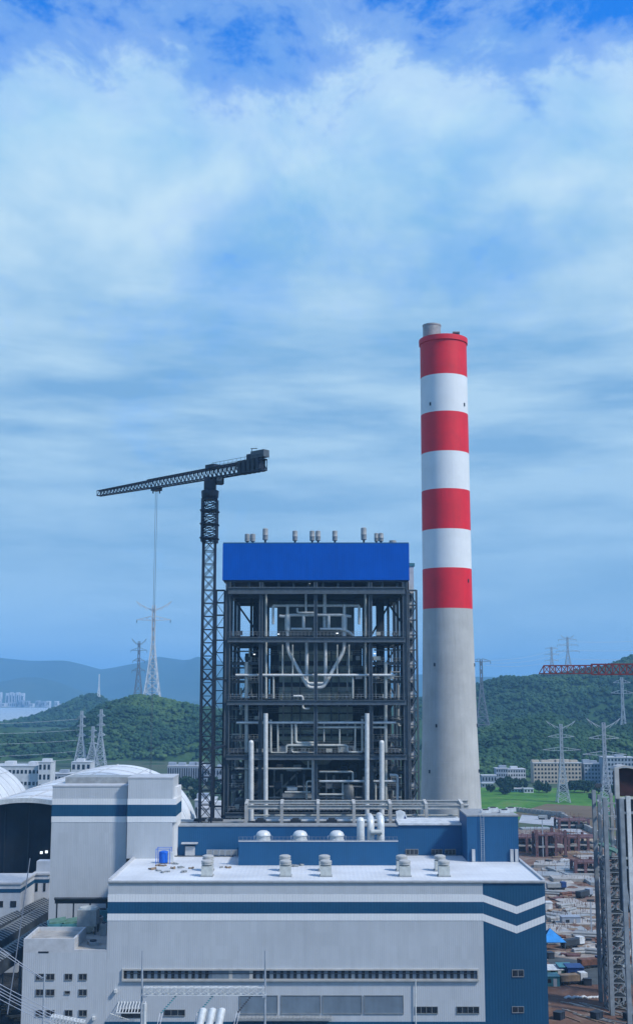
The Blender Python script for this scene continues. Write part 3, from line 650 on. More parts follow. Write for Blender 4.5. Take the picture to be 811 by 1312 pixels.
# ------------------------------------------------------------------ blue bunker bay behind the hall
Yb = YB + 0.4; zbb = Z(1059, Yb)
bay = thing('deaerator_bay', 'long navy blue bay running along the back of the hall roof', 'building', (0, Yb, 0))
MB().box(X(223, 1060, Yb), X(510, 1060, Yb), Yb, Yb + 5, 0, zbb).build('wall', M_blue, bay)
MB().box(X(510, 1060, Yb), X(598, 1060, Yb), Yb + 0.01, Yb + 12, 0, Z(1057, Yb)).build('wall', M_blue, bay)
MB().box(X(223, 1060, Yb) - 0.1, X(510, 1060, Yb) - 0.05, Yb - 0.15, Yb + 5.1, zbb, zbb + 0.25).build('coping', M_steel2, bay)
MB().box(X(510, 1060, Yb), X(596, 1060, Yb), Yb - 0.4, Yb + 12, Z(1057, Yb), Z(1057, Yb) + 0.4).build('coping', M_tarp, bay)
for a, b in ((520, 535), (553, 566), (570, 583)): win(bay, X(a, 1090, Yb), X(b, 1090, Yb), Z(1094.5, Yb), Z(1088.5, Yb), Yb, 0.12, n=3)
MB().box(X(510.3, 1086, Yb), X(597.5, 1086, Yb), Yb - 0.2, Yb - 0.02, Z(1098, Yb), Z(1096, Yb)).build('skirting', M_steel2, bay)
dr = MB().box(X(238, 1090, Yb), X(250, 1090, Yb), Yb - 0.8, Yb, ZR, Z(1084, Yb)).build('door_housing', M_trim, bay)
MB().box(X(233.5, 1080, Yb), X(254, 1080, Yb), Yb - 1.6, Yb, Z(1080.5, Yb), Z(1079, Yb)).build('door_canopy', M_trim, bay)
Yc = Z(0, 1) * 0 + 262.5
cz1 = Z(1078.5, Yc)
box1 = thing('roof_plenum', 'long navy box standing on the middle of the hall roof', 'roof box', (0, Yc, ZR))
MB().box(X(306, 1090, Yc), X(509.5, 1090, Yc), Yc, YB + 0.3, ZR - 0.05, cz1 - 1.8).build('wall', M_blue, box1)
MB().box(X(306, 1090, Yc), X(509.5, 1090, Yc), Yc + 0.001, Yc + 0.3, cz1 - 1.8, cz1).build('parapet', M_blue, box1)
MB().box(X(305.5, 1090, Yc), X(510, 1090, Yc), Yc - 0.1, Yc + 0.45, cz1, cz1 + 0.22).build('coping', M_trim, box1)
m = MB()
for i in range(2): m.bar((X(306, 1075, Yc), Yc + 0.1, cz1 + 0.5 + i * 0.5), (X(509, 1075, Yc), Yc + 0.1, cz1 + 0.5 + i * 0.5), 0.04)
for i in range(40): q = X(306 + i * 5.2, 1075, Yc); m.bar((q, Yc + 0.1, cz1 + 0.2), (q, Yc + 0.1, cz1 + 1.0), 0.04)
m.build('handrail', M_steel2, box1)
# blue stair box right
Yq = 268.0; zq = Z(1046, Yq)
t = thing('stair_box', 'tall navy blue box at the right rear corner of the hall roof', 'roof box', (X(631, 1080, Yq), Yq, ZR))
xq0, xq1 = X(598, 1060, Yq), X(663.5, 1060, Yq)
MB().box(xq0, xq1, Yq, Yq + 14, ZR - 0.05, zq).build('wall', M_blue, t); MB().box(xq0 - 0.1, xq1 + 0.1, Yq - 0.1, Yq + 14.1, zq, zq + 0.3).build('coping', M_steel2, t)
for p in (604, 653, 659): MB().box(X(p, 1090, Yq), X(p + 4, 1090, Yq), Yq - 0.5, Yq, ZR, Z(1088, Yq)).build('door', M_trim, t)
m = MB()
for s_ in (-0.35, 0.35): m.bar((X(617.5, 1070, Yq) + s_, Yq - 0.4, ZR), (X(617.5, 1070, Yq) + s_, Yq - 0.4, zq + 1), 0.08)
for i in range(22): zz = ZR + 0.4 + i * 0.42; m.bar((X(617.5, 1070, Yq) - 0.35, Yq - 0.4, zz), (X(617.5, 1070, Yq) + 0.35, Yq - 0.4, zz), 0.06)
m.build('ladder', M_galv, t)
for i, p in enumerate((622, 634, 646, 657)):
    c = Vector((X(p, 1046, Yq + 5), Yq + 5 + (i % 2) * 3, zq + 0.3)); q = thing('roof_crate', 'small pale unit on top of the stair box, %s from left' % ordinal(i), 'roof unit', c, 'units on the stair box')
    MB().rbox(c, 2.2, 1.6, 0.6 + 0.2 * (i % 2)).build('casing', M_tarp, q); MB().rbox(c + Vector((0, 0, 0.6 + 0.2 * (i % 2))), 1.2, 1.0, 0.2).build('grille', M_dark2, q)

# ------------------------------------------------------------------ roof ventilators
def roofp(px, py):      # a point on the hall roof under a pixel
    u = (px - 405.5) / F; v = (656.0 - py) / F; dy = CT - v * ST; dz = ST + v * CT; tt = (ZR - 0.05 - H) / dz
    return Vector((u * tt, dy * tt, ZR - 0.05))
def ventilator(c, label, group, s=0.86):
    t = thing('roof_ventilator', label, 'ventilator', c, group)
    MB().rbox(c, 2.6 * s, 2.6 * s, 2.4 * s).build('base', M_pipe, t)
    MB().rbox(c, 3.0 * s, 3.0 * s, 0.25).build('flashing', M_steel2, t)
    MB().lathe(c + Vector((0, 0, 2.4 * s)), [(1.05 * s, 0), (1.05 * s, 0.3 * s), (1.4 * s, 0.34 * s), (1.4 * s, 0.62 * s), (1.3 * s, 0.66 * s), (1.3 * s, 0.8 * s), (1.42 * s, 0.84 * s), (1.38 * s, 1.15 * s), (0.9 * s, 1.36 * s), (0.15 * s, 1.45 * s)], 20).build('cowl', M_rack, t, smooth=True)
    return t
v0 = None
for i, px in enumerate((265.5, 366, 417.5, 518.5, 568.5)):
    for j in (0, 1):
        c = roofp(px if j == 0 else px - (px - 400) * 0.02 - 1.5, 1122.5 if j == 0 else 1115.5)
        lab = '%s pale mushroom ventilator of the %s pair on the hall roof from left' % ('front' if j == 0 else 'rear', ordinal(i))
        if v0 is None: v0 = ventilator(c, lab, 'roof ventilators in pairs on the hall roof')
        else: copy_tree(v0, c, lab)
r0 = None
for i, px in enumerate((337.5, 384.5, 431.5)):
    c = Vector((X(px, 1078, 265.5), 265.5, cz1 - 1.0)); lab = 'white round banded ventilator on the navy roof box, %s from left' % ordinal(i)
    if r0 is None:
        r0 = thing('round_ventilator', lab, 'ventilator', c, 'round ventilators on the roof box')
        MB().lathe(c, [(1.5, -0.8), (1.5, 0.9), (1.62, 0.95), (1.62, 1.2), (1.5, 1.25), (1.5, 1.9), (1.62, 1.95), (1.6, 2.2), (1.3, 2.7), (0.8, 3.0), (0.1, 3.1)], 24).build('drum', M_pipew, r0, smooth=True)
        g = MB()
        for s_ in (-1, 1): g.bar(c + Vector((s_ * 2.0, -0.4, 0)), c + Vector((s_ * 2.0, -0.4, 1.9)), 0.1); g.bar(c + Vector((s_ * 2.0, -0.4, 1.9)), c + Vector((s_ * 1.4, -0.2, 1.9)), 0.1)
        g.build('guard', M_galv, r0); MB().lathe(c, [(1.53, 0.5), (1.56, 0.5), (1.56, 0.62), (1.53, 0.62)], 24).build('band', M_dark2, r0)
    else: copy_tree(r0, c, lab)

MB().tube([(hx0 + 9, YB - 2.4, ZR + 0.15), (X(300, 1100, YB), YB - 2.4, ZR + 0.15)], 0.12, 6).build('conduit', M_dark2, hall)
MB().box(hx0, hx1, Y0 - 0.32, Y0 - 0.151, ZR - 0.28, ZR - 0.05).build('gutter', M_steel2, hall)
# roof clutter
c = roofp(210, 1106); t = thing('water_tank', 'bright blue tank on the hall roof beside the narrow tower', 'tank', c)
MB().lathe(c, [(1.05, 0.2), (1.1, 0.3), (1.1, 2.2), (1.0, 2.5), (0.4, 2.7)], 18).build('tank', M_bluet, t, smooth=True)
g = MB()
for a in (-1.5, 1.5):
    for b in (-1.5, 1.5): g.bar(c + Vector((a, b, 0)), c + Vector((a, b, 3.3)), 0.12)
for b in (-1.5, 1.5): g.bar(c + Vector((-1.5, b, 3.2)), c + Vector((1.5, b, 3.2)), 0.1)
g.build('frame', M_bluet, t)
c = roofp(219, 1106); t = thing('pallet_stack', 'pale stack of wrapped goods right of the blue tank', 'stack', c)
MB().rbox(c, 1.4, 1.4, 0.2).build('pallet', M_wood, t); MB().rbox(c + Vector((0, 0, 0.2)), 1.2, 1.2, 2.2, 0.1).build('wrapped_goods', M_tarp, t)
for i, (px, py, w_) in enumerate([(195, 1114, 1.6), (203, 1116, 1.2), (212, 1118, 1.4), (222, 1113, 1.0), (232, 1112, 1.3), (236, 1118, 1.2), (246, 1113, 1.0), (228, 1107, 1.6), (285, 1112, 0.9), (293, 1112, 1.4), (378, 1110, 1.4), (386, 1109, 1.0), (206, 1110, 2.0)]):
    c = roofp(px, py); m = MB(); rr = random.Random(i)
    for q in range(5): m.rbox(c + Vector((rr.uniform(-0.5, 0.5) * w_, rr.uniform(-0.5, 0.5) * w_, rr.uniform(0, 0.1))), rr.uniform(0.3, 0.8) * w_, rr.uniform(0.15, 0.4) * w_, rr.uniform(0.15, 0.35), rr.uniform(0, 3))
    m.build('scrap_pile', M_steel2 if i % 3 else M_wood, None, c); o = bpy.data.objects[-1] if False else COL.objects[-1]
    tag(o, ('brown' if i % 3 == 0 else 'grey') + ' leftover heap on the white roof, %s from left of thirteen' % ((['first', 'second', 'third', 'fourth', 'fifth', 'sixth', 'seventh', 'eighth', 'ninth', 'tenth', 'eleventh', 'twelfth', 'thirteenth'])[sorted([195, 203, 212, 222, 232, 236, 246, 228, 285, 293, 378, 386, 206]).index(px)]), 'debris', 'leftover heaps on the hall roof')
for i in range(5):
    px = 269 + i * 8; c = Vector((X(px, 1097, YB - 1.6), YB - 1.6, ZR - 0.05)); t = thing('cooling_unit', 'small framed cooling unit by the blue bay, %s from left' % ordinal(i), 'cooling unit', c, 'cooling units by the blue bay')
    MB().rbox(c + Vector((0, 0, 0.4)), 1.1, 0.8, 1.0).build('casing', M_steel2, t)
    g = MB()
    for a in (-0.6, 0.6): g.bar(c + Vector((a, -0.45, 0)), c + Vector((a, -0.45, 1.6)), 0.08)
    g.bar(c + Vector((-0.6, -0.45, 1.5)), c + Vector((0.6, -0.45, 1.5)), 0.08); g.build('frame', M_pipew, t)

# safety valve silencers and u-pipe on the roof box
Ys = 266.0; zs = cz1 - 1.8
t = thing('silencer', 'pale upright capped silencer cylinder on the navy roof box', 'silencer', (X(463, 1075, Ys), Ys, zs))
MB().tube([(X(462, 1075, Ys), Ys, zs), (X(462, 1055, Ys), Ys, Z(1051, Ys))], 0.85, 14).build('body', M_pipew, t, smooth=True)
MB().lathe((X(462, 1055, Ys), Ys, Z(1051, Ys)), [(0.85, 0), (0.6, 0.5), (0.2, 0.7)], 14).build('cap', M_pipew, t, smooth=True)
t = thing('expansion_loop', 'pair of fat pale upright pipes joined by a bend on the roof box', 'pipe', (X(480, 1075, Ys), Ys, zs))
MB().tube([(X(475, 1075, Ys), Ys + 1, zs), (X(475, 1050, Ys), Ys + 1, Z(1051, Ys)), (X(475, 1050, Ys), Ys + 8, Z(1051, Ys))], 0.8, 14).build('pipe', M_pipew, t, smooth=True)
MB().tube([(X(488, 1075, Ys), Ys + 1, zs), (X(488, 1050, Ys), Ys + 1, Z(1050, Ys)), (X(488, 1050, Ys), Ys + 8, Z(1050, Ys))], 0.8, 14).build('pipe', M_pipew, t, smooth=True)
MB().tube([(X(475, 1066, Ys), Ys - 0.2, Z(1066, Ys)), (X(489, 1066, Ys), Ys - 0.2, Z(1066, Ys))], 0.55, 12).build('cross_pipe', M_pipe, t, smooth=True)
MB().box(X(470, 1075, Ys), X(493, 1075, Ys), Ys - 0.8, Ys + 2.0, zs, zs + 0.9).build('plinth', M_steel2, t)
# ------------------------------------------------------------------ pipe rack behind the bay
Yr = 293.0
rack = thing('pipe_rack', 'long light grey portal pipe rack in front of the boiler foot', 'pipe rack', (X(455, 1040, Yr), Yr, 0))
for p in (315.5, 361, 407.5, 453.5, 500, 546, 592): 
    x = X(p, 1040, Yr)
    MB().bar((x, Yr, 0), (x, Yr, Z(1031, Yr)), 0.75).bar((x, Yr, Z(1031.5, Yr)), (x - 0.6 * (p - 405) / 190, Yr + 1.8, Z(1026.5, Yr)), 0.75).bar((x, Yr + 5, 0), (x, Yr + 5, Z(1028, Yr)), 0.6).build('post', M_rack, rack)
for a, b, yy, h_ in ((315, 600, 1028.2, 0.8), (315, 600, 1034.2, 1.0)):
    MB().ibeam((X(a, yy, Yr), Yr + (1.4 if yy < 1030 else 0.2), Z(yy, Yr)), (X(b, yy, Yr), Yr + (1.4 if yy < 1030 else 0.2), Z(yy, Yr)), 0.7, h_).build('beam', M_rack, rack)
MB().ibeam((X(315, 1028, Yr), Yr + 5, Z(1030, Yr)), (X(600, 1028, Yr), Yr + 5, Z(1030, Yr)), 0.6, 0.9).build('beam', M_rack, rack)
for q, yy, r_, mm in ((1.5, 1052, 0.45, M_pipew), (3.2, 1051, 0.55, M_pipew), (2.4, 1046, 0.2, M_pipe)):
    MB().tube([(X(325, yy, Yr), Yr + q, Z(yy, Yr)), (X(588, yy, Yr), Yr + q, Z(yy, Yr))], r_, 10).build('pipe', mm, rack, smooth=True)
MB().box(X(316, 1055, Yr), X(592, 1055, Yr), Yr - 0.3, Yr + 5, Z(1056.5, Yr), Z(1054.5, Yr)).build('deck', M_dark2, rack)
for i, p in enumerate((334, 379, 425)):
    c = Vector((X(p, 1054, Yr), Yr - 0.9, Z(1054.5, Yr))); t = thing('valve_box', 'dark valve box on the pipe rack deck, %s from left' % ordinal(i), 'valve box', c, 'valve boxes on the rack')
    MB().rbox(c + Vector((0, 0.9, 0)), 2.6, 1.6, 0.8).build('casing', M_dark, t); MB().rbox(c + Vector((0, 0.9, 0.8)), 1.6, 1.0, 0.4).build('lid', M_dark2, t)
c = Vector((X(512, 1050, 288), 288, Z(1057, 289))); t = thing('covered_hoist', 'tilted machine wrapped in a pale sheet by the rack', 'machine', c)
MB().prism([c + Vector((-0.6, 0, 0)), c + Vector((2.4, 0, 0)), c + Vector((1.3, 0, 3.0)), c + Vector((0.2, 0, 3.5)), c + Vector((-0.9, 0, 3.1))], (0, 1.6, 0)).build('sheet_cover', M_tarp, t)
MB().prism([c + Vector((0.6, -0.04, 0)), c + Vector((2.2, -0.04, 0)), c + Vector((1.2, -0.04, 2.4))], (0, 0.03, 0)).build('opening', M_cont, t)
m = MB().box(X(205, 1050, 300), X(312, 1050, 300), 300, 306, 0, Z(1053, 300)); t = thing('service_block', 'flat grey block behind the blue bay at the crane foot', 'building', (X(258, 1050, 300), 300, 0))
m.build('wall', M_steel2, t)
for p, q in ((248, 262), (266, 285)): MB().box(X(p, 1050, 300), X(q, 1050, 300), 301, 303, Z(1053, 300), Z(1050, 300)).build('roof_unit', M_dark2, t)

# ------------------------------------------------------------------ boiler structure
YF = 320.0
boi = thing('boiler_house', 'open steel boiler structure with bright blue top cladding', 'boiler', (X(405, 1000, YF), YF, 0))
zc0, zc1 = Z(743.5, YF), Z(697, YF); bx0, bx1 = X(288.5, 720, YF), X(521, 720, YF)
DB = 46.0
MB().box(bx0 - 0.6, bx1 + 0.6, YF - 0.8, YF + DB, zc0, zc1).build('cladding', M_banner, boi)
MB().box(bx0 - 0.5, bx1 + 0.5, YF - 0.7, YF + DB - 0.1, zc1, zc1 + 0.35).build('coping', M_blue, boi)
MB().box(bx0 - 0.2, bx1 + 0.2, YF - 0.4, YF + DB, zc0 - 0.5, zc0).build('soffit', M_dark, boi)
cols = [291.5, 334, 404.5, 475, 519.5]
lev = [757, 820, 900, 970, 1044]
def bxx(p): return (p - 405.5) / F * (YF * CT + 10 * ST) * 1.0 + 0.0
def bx(p, py=900): return X(p, py, YF)
rows = [0, 13, 29, 45]
for j, dy in enumerate(rows):
    for i, p in enumerate(cols):
        x = bx(p, 870); w_ = (1.35 if i in (0, 4) else 1.0) if j == 0 else 0.95
        m = MB(); m.box(x - w_ / 2, x + w_ / 2, YF + dy - 0.14, YF + dy + 0.14, 0, zc0 - 0.5)
        m.box(x - w_ / 2, x - w_ / 2 + 0.22, YF + dy - w_ / 2, YF + dy + w_ / 2, 0, zc0 - 0.5); m.box(x + w_ / 2 - 0.22, x + w_ / 2, YF + dy - w_ / 2, YF + dy + w_ / 2, 0, zc0 - 0.5)
        m.build('column', M_steel, boi)
for k, py in enumerate(lev):
    zz = Z(py, YF); hb = 1.9 if k == 0 else 1.35
    for j, dy in enumerate(rows):
        MB().ibeam((bx(cols[0], 870), YF + dy - (1.0 if j == 0 else 0), zz), (bx(cols[-1], 870), YF + dy - (1.0 if j == 0 else 0), zz), 0.9, hb).build('girder', M_steel, boi)
    for i, p in enumerate(cols):
        MB().ibeam((bx(p, 870), YF + 1, zz), (bx(p, 870), YF + 44, zz), 0.8, hb * 0.8).build('girder', M_steel, boi)
    if k:       # floors on each side of the furnace
        for a, b in ((0, 1), (3, 4)): MB().box(bx(cols[a], 870) + 0.8, bx(cols[b], 870) - 0.8, YF + 1.2, YF + 44, zz + 0.96, zz + 1.1).build('floor_grating', M_dark2, boi)
        MB().box(bx(cols[1], 870), bx(cols[3], 870), YF + 1.2, YF + 7, zz + 0.96, zz + 1.1).build('floor_grating', M_dark2, boi)
        g = MB()
        for s_ in (0.6, 1.2): g.bar((bx(cols[0], 870), YF - 0.2, zz + 1 + s_), (bx(cols[-1], 870), YF - 0.2, zz + 1 + s_), 0.07)
        n_ = 48
        for i in range(n_ + 1): q = bx(cols[0], 870) + (bx(cols[-1], 870) - bx(cols[0], 870)) * i / n_; g.bar((q, YF - 0.2, zz + 1), (q, YF - 0.2, zz + 2.2), 0.06)
        g.build('handrail', M_steel2, boi)
# intermediate mezzanines on the sides
mez = [786, 848, 872, 924, 948, 990, 1012]
for py in mez[1:]:
    zz = Z(py, YF)
    for a, b in ((0, 1), (3, 4)):
        xa, xb = bx(cols[a], 870), bx(cols[b], 870)
        MB().box(xa + 1, xb - 1, YF + 6, YF + 44, zz, zz + 0.15).build('floor_grating', M_dark2, boi)
        MB().ibeam((xa, YF + 6, zz - 0.3), (xb, YF + 6, zz - 0.3), 0.4, 0.7).build('girder', M_steel, boi)
        g = MB()
        for s_ in (0.6, 1.2): g.bar((xa, YF + 6, zz + s_), (xb, YF + 6, zz + s_), 0.06)
        for i in range(10): q = xa + (xb - xa) * i / 9; g.bar((q, YF + 6, zz), (q, YF + 6, zz + 1.2), 0.06)
        g.build('handrail', M_pipe, boi)
# diagonal braces
def diag(p1, y1, p2, y2, dy, w_=0.5, mt=None): MB().bar((bx(p1, y1), YF + dy, Z(y1, YF)), (bx(p2, y2), YF + dy, Z(y2, YF)), w_).build('brace', mt or M_dark, boi)
diag(299, 768, 330, 812, 13); diag(502, 770, 478, 812, 13); diag(502, 770, 519, 795, 13)
for a, b in ((291, 334), (475, 519)):
    for y1, y2 in ((825, 898), (902, 968), (975, 1040)): diag(a, y1, b, y2, 29); diag(b, y1, a, y2, 45)
diag(381, 993, 352, 1021, 9, 0.5, M_steel2)
for q in (316, 322, 489, 504): MB().box(bx(q) - 0.35, bx(q) + 0.35, YF + 20, YF + 20.7, 0, zc0 - 0.5).build('column', M_dark, boi)
for q in (320, 497): MB().box(bx(q) - 0.9, bx(q) + 0.9, YF + 30, YF + 31, 0, zc0 - 0.5).build('column', M_dark, boi)
# roof truss stubs under the cladding
for i in range(12):
    q = bx(300 + i * 19, 750); MB().box(q - 0.3, q + 0.3, YF + 1, YF + 1.5, Z(757, YF) + 1, zc0 - 0.4).build('hanger', M_steel, boi)
MB().box(bx(336), bx(473), YF + 8, YF + 42, Z(765, YF), Z(752, YF)).build('hanger_deck', M_dark, boi)
# furnace
fz = lambda p: Z(p, YF)
fx0, fx1 = bx(356, 870), bx(453, 870)
furn = MB().box(fx0, fx1, YF + 10, YF + 32, Z(950, YF), Z(833, YF)).build('furnace', M_furn, boi)
MB().box(bx(353), bx(456), YF + 11, YF + 38, Z(833, YF), Z(766, YF)).build('penthouse', mat('penthouse_sheeting', (0.10, 0.125, 0.13), 0.6, var=0.2, scale=0.3, streak=0.3, rib=1.2), furn)
MB().prism([(fx0, YF + 10, Z(950, YF)), (fx1, YF + 10, Z(950, YF)), (bx(420, 900), YF + 18, Z(985, YF)), (bx(390, 900), YF + 18, Z(985, YF))], (0, 10, 0)).build('hopper', M_furn, furn)
for ya, yb in ((846, 852), (862, 863.5), (874, 880), (900, 906), (914, 915.5), (927, 934), (942, 945)): MB().box(fx0 - 0.8, fx1 + 0.8, YF + 9.3, YF + 10, Z(yb, YF), Z(ya, YF)).build('buckstay', M_dark, furn)
for p in (362, 373, 384, 425, 435, 446):
    MB().box(bx(p) - 0.2, bx(p) + 0.2, YF + 8.6, YF + 9.3, Z(948, YF), Z(826, YF)).build('riser', M_steel2 if p in (362, 446) else M_steel, furn)
for py in (838, 858, 886, 914, 936, 957):
    zz = Z(py, YF); MB().box(fx0 - 3, fx1 + 3, YF + 6.6, YF + 8.4, zz, zz + 0.12).build('floor_grating', M_steel, boi)
    g = MB()
    for s_ in (0.6, 1.15): g.bar((fx0 - 3, YF + 6.6, zz + s_), (fx1 + 3, YF + 6.6, zz + s_), 0.07)
    for i in range(20): q = fx0 - 3 + (fx1 - fx0 + 6) * i / 19; g.bar((q, YF + 6.6, zz), (q, YF + 6.6, zz + 1.15), 0.06)
    g.build('handrail', M_steel2, boi)
# great duct and catalyst casing at the rear
rear = MB().box(bx(340), bx(470), YF + 33, YF + 44, 8, Z(824, YF)).build('flue_duct', M_duct, boi)
MB().box(bx(300), bx(340) - 0.1, YF + 36, YF + 44, 5, Z(905, YF)).build('flue_duct', M_duct, boi)
MB().box(bx(470) + 0.1, bx(512), YF + 36, YF + 44, 5, Z(850, YF)).build('flue_duct', M_duct, boi)
MB().box(bx(304), bx(332), YF + 34, YF + 43, Z(893, YF), Z(832, YF)).build('air_heater', M_dark2, boi)
# pipes traced on their own depth
def PL(pts, r, dy, mt=None, nm='pipe', k=10):
    Yp = YF + dy; MB().tube([at(p, q, Yp) for p, q in pts], r, k).build(nm, mt or M_pipe, boi, smooth=True)
PL([(350, 776), (460, 776)], 0.38, 5, M_pipew); PL([(358, 789), (364, 790), (372, 788), (437, 788), (450, 790)], 0.42, 4.4, M_pipew)
for a in (368.5, 441): PL([(a, 775), (a, 816)], 0.45, 4.6, M_pipew); PL([(a, 788), (a, 808)], 0.78, 4.4, M_pipew)
for a in (389, 421): PL([(a, 789), (a, 806)], 0.45, 4.2, M_pipew)
PL([(373, 806), (400, 806)], 0.4, 4.2, M_pipew); PL([(410, 806), (437, 806), (448, 810), (455, 818)], 0.4, 4.2, M_pipew)
PL([(392, 757), (392, 784)], 0.3, 4, M_pipew); PL([(381, 779), (381, 785), (403, 785)], 0.28, 3.6, M_pipew); PL([(416, 757), (416, 806)], 0.5, 5.2, M_pipew); PL([(350, 776), (350, 800)], 0.35, 5, M_pipew); PL([(460, 776), (460, 800)], 0.35, 5, M_pipew)
PL([(368.5, 822), (369, 834), (395, 881), (414, 881), (440.5, 834), (441, 822)], 0.52, 3, M_pipew)
PL([(393, 822), (393, 876), (417, 876), (417, 822)], 0.48, 3.6, M_pipew)
PL([(302, 865), (506, 865)], 0.36, 1.6, M_pipew); PL([(303, 926), (507, 926)], 0.36, 1.6, M_pipew); PL([(407, 932), (495, 932)], 0.34, 2.2)
for a in (341, 468): PL([(a, 760), (a, 896)], 0.32, 1.8)
for a in (316, 494): PL([(a, 848), (a, 1050)], 0.50, 2.4)
PL([(376, 892), (388, 892), (388, 908), (397, 908)], 0.3, 1.2, M_pipew)
for a in (350.5, 452): PL([(a, 866), (a, 896)], 0.28, 2)
for a in (362, 447, 375, 432): PL([(a, 826), (a, 864)], 0.2, 2.2)
PL([(347, 922), (347, 965), (367, 965), (367, 955), (445, 955), (445, 964), (464, 964), (464, 921)], 0.32, 1.8)
PL([(356, 928), (356, 963)], 0.25, 2.2); PL([(374, 928), (374, 964), (404, 965)], 0.28, 2.2); PL([(379, 927), (379, 952), (404, 952)], 0.4, 2)
PL([(435, 934), (435, 962)], 0.22, 2.2); PL([(455, 926), (455, 962)], 0.25, 2.2); PL([(415, 928), (415, 950)], 0.2, 2.6)
PL([(301, 985), (402, 985)], 0.28, 1.6); PL([(401, 968), (401, 1028)], 0.36, 1.4, M_pipew); PL([(395, 975), (395, 986)], 0.25, 2)
PL([(409, 989), (452, 989), (452, 1001)], 0.3, 2); PL([(409, 1001), (507, 1001)], 0.34, 1.6, M_pipew); PL([(499, 993), (509, 993), (509, 1028)], 0.4, 2, M_pipew); PL([(481, 1001), (481, 1030)], 0.3, 2)
PL([(409, 1018), (440, 1018)], 0.3, 2); PL([(365, 1015), (398, 1015)], 0.25, 2); PL([(393, 1024), (393, 1001), (400, 1001)], 0.25, 2); PL([(439, 1003), (439, 1024)], 0.3, 2.4)
for a, sg in ((340.5, 1), (470, -1)): PL([(a, 914), (a, 1050)], 0.62, -1.8, M_pipew, 'blowdown_pipe', 14)
for a in (322, 489): PL([(a, 1052), (a, 953), (a, 951)], 0.68, -1.8, M_pipew, 'blowdown_pipe', 14); MB().lathe(at(a, 951, YF - 1.8), [(0.68, 0), (0.5, 0.4), (0.1, 0.6)], 12).build('pipe_cap', M_pipew, boi, smooth=True)
# smaller runs and boxes filling the side bays
rr = random.Random(21)
for i in range(70):
    side = i % 2; a0, a1 = ((297, 331) if side == 0 else (479, 515)); p = rr.uniform(a0, a1); y1 = rr.uniform(826, 1000); L_ = rr.uniform(14, 60); dy = rr.uniform(8, 30)
    if rr.random() < 0.6: PL([(p, y1), (p, min(1045, y1 + L_)), (max(a0, min(a1, p + rr.uniform(-14, 14))), min(1045, y1 + L_))], rr.uniform(0.12, 0.3), dy, rr.choice([M_steel2, M_pipe, M_steel2]), 'small_pipe', 6)
    else: PL([(a0, y1), (a1, y1)], rr.uniform(0.1, 0.25), dy, rr.choice([M_steel, M_steel2]), 'small_pipe', 6)
for i in range(110):
    p = rr.uniform(298, 512); py = rr.choice([814, 846, 870, 894, 922, 946, 964, 988, 1010, 1036]); dy = rr.uniform(2.5, 8)
    if 350 < p < 458 and py < 960: continue
    c = at(p, py, YF + dy); s_ = rr.uniform(0.5, 1.5)
    MB().rbox(c, s_ * 1.5, s_, s_ * rr.uniform(0.6, 1.6)).build('equipment_box', rr.choice([M_dark2, M_steel, M_steel2, M_dark2, M_pipe]), boi)
for i in range(14): PL([(342 + i * 9.5, rr.uniform(985, 1000)), (342 + i * 9.5, 1045)], rr.uniform(0.15, 0.4), rr.uniform(4, 9), rr.choice([M_steel, M_steel2, M_dark2]), 'small_pipe', 6)
for py in (1008, 1022, 1034): PL([(345, py), (465, py)], 0.3, 6, M_steel2, 'small_pipe', 6)
MB().box(bx(368), bx(381), YF + 3, YF + 5, fz(1014), fz(1010)).build('equipment_box', M_pipew, boi)
MB().box(bx(362), bx(400), YF + 3, YF + 6, fz(1024), fz(1018)).build('equipment_box', M_steel2, boi)
MB().lathe(at(446, 1024, YF + 6), [(1.5, 0), (1.6, 0.5), (1.6, 3), (1.2, 3.8), (0.3, 4)], 16).build('vessel', M_steel2, boi, smooth=True)
# work lamps that are on in the side bays (small white glints)
me_ = bpy.data.materials.new('lamp_glow'); me_.use_nodes = True; e_ = me_.node_tree.nodes['Principled BSDF']; e_.inputs['Emission Color'].default_value = (0.9, 0.97, 1, 1); e_.inputs['Emission Strength'].default_value = 1.2
for p, q in ((326, 839), (357, 813), (432, 812), (480, 838), (396, 748)):
    c = at(p, q, YF + 4); MB().rbox(c, 0.55, 0.3, 0.25).build('work_lamp', me_, boi)

# rooftop silencers of the boiler
tops = [(317, 684, 1.0), (324, 684, 1.0), (340, 677, 1.05), (378, 680, 1.0), (400, 680, 1.0), (407.5, 680, 1.0), (429, 680, 1.0), (466, 676, 1.1), (482, 683, 0.8), (488, 683, 1.0), (503, 690, 1.4)]
for i, (p, q, s_) in enumerate(tops):
    Yv = YF + 6; c = Vector((X(p, 697, Yv), Yv, zc1 + 0.35)); zt_ = Z(q, Yv)
    t = thing('steam_silencer', 'grey steam silencer on the blue cladding top, %s from left of eleven' % ordinal(i), 'silencer', c, 'steam silencers on the boiler top')
    hh = zt_ - c.z
    MB().tube([c, c + Vector((0, 0, hh * 0.35))], 0.28, 8).build('pipe', M_dark2, t)
    MB().lathe(c + Vector((0, 0, hh * (0.28 if i != 10 else 0.0))), [(0.3, 0), (0.72 * s_, 0.25), (0.72 * s_, hh * 0.3), (0.78 * s_, hh * 0.32), (0.72 * s_, hh * 0.34), (0.72 * s_, hh * 0.68), (0.5 * s_, hh * 0.72)], 14).build('drum', M_steel2, t, smooth=True)

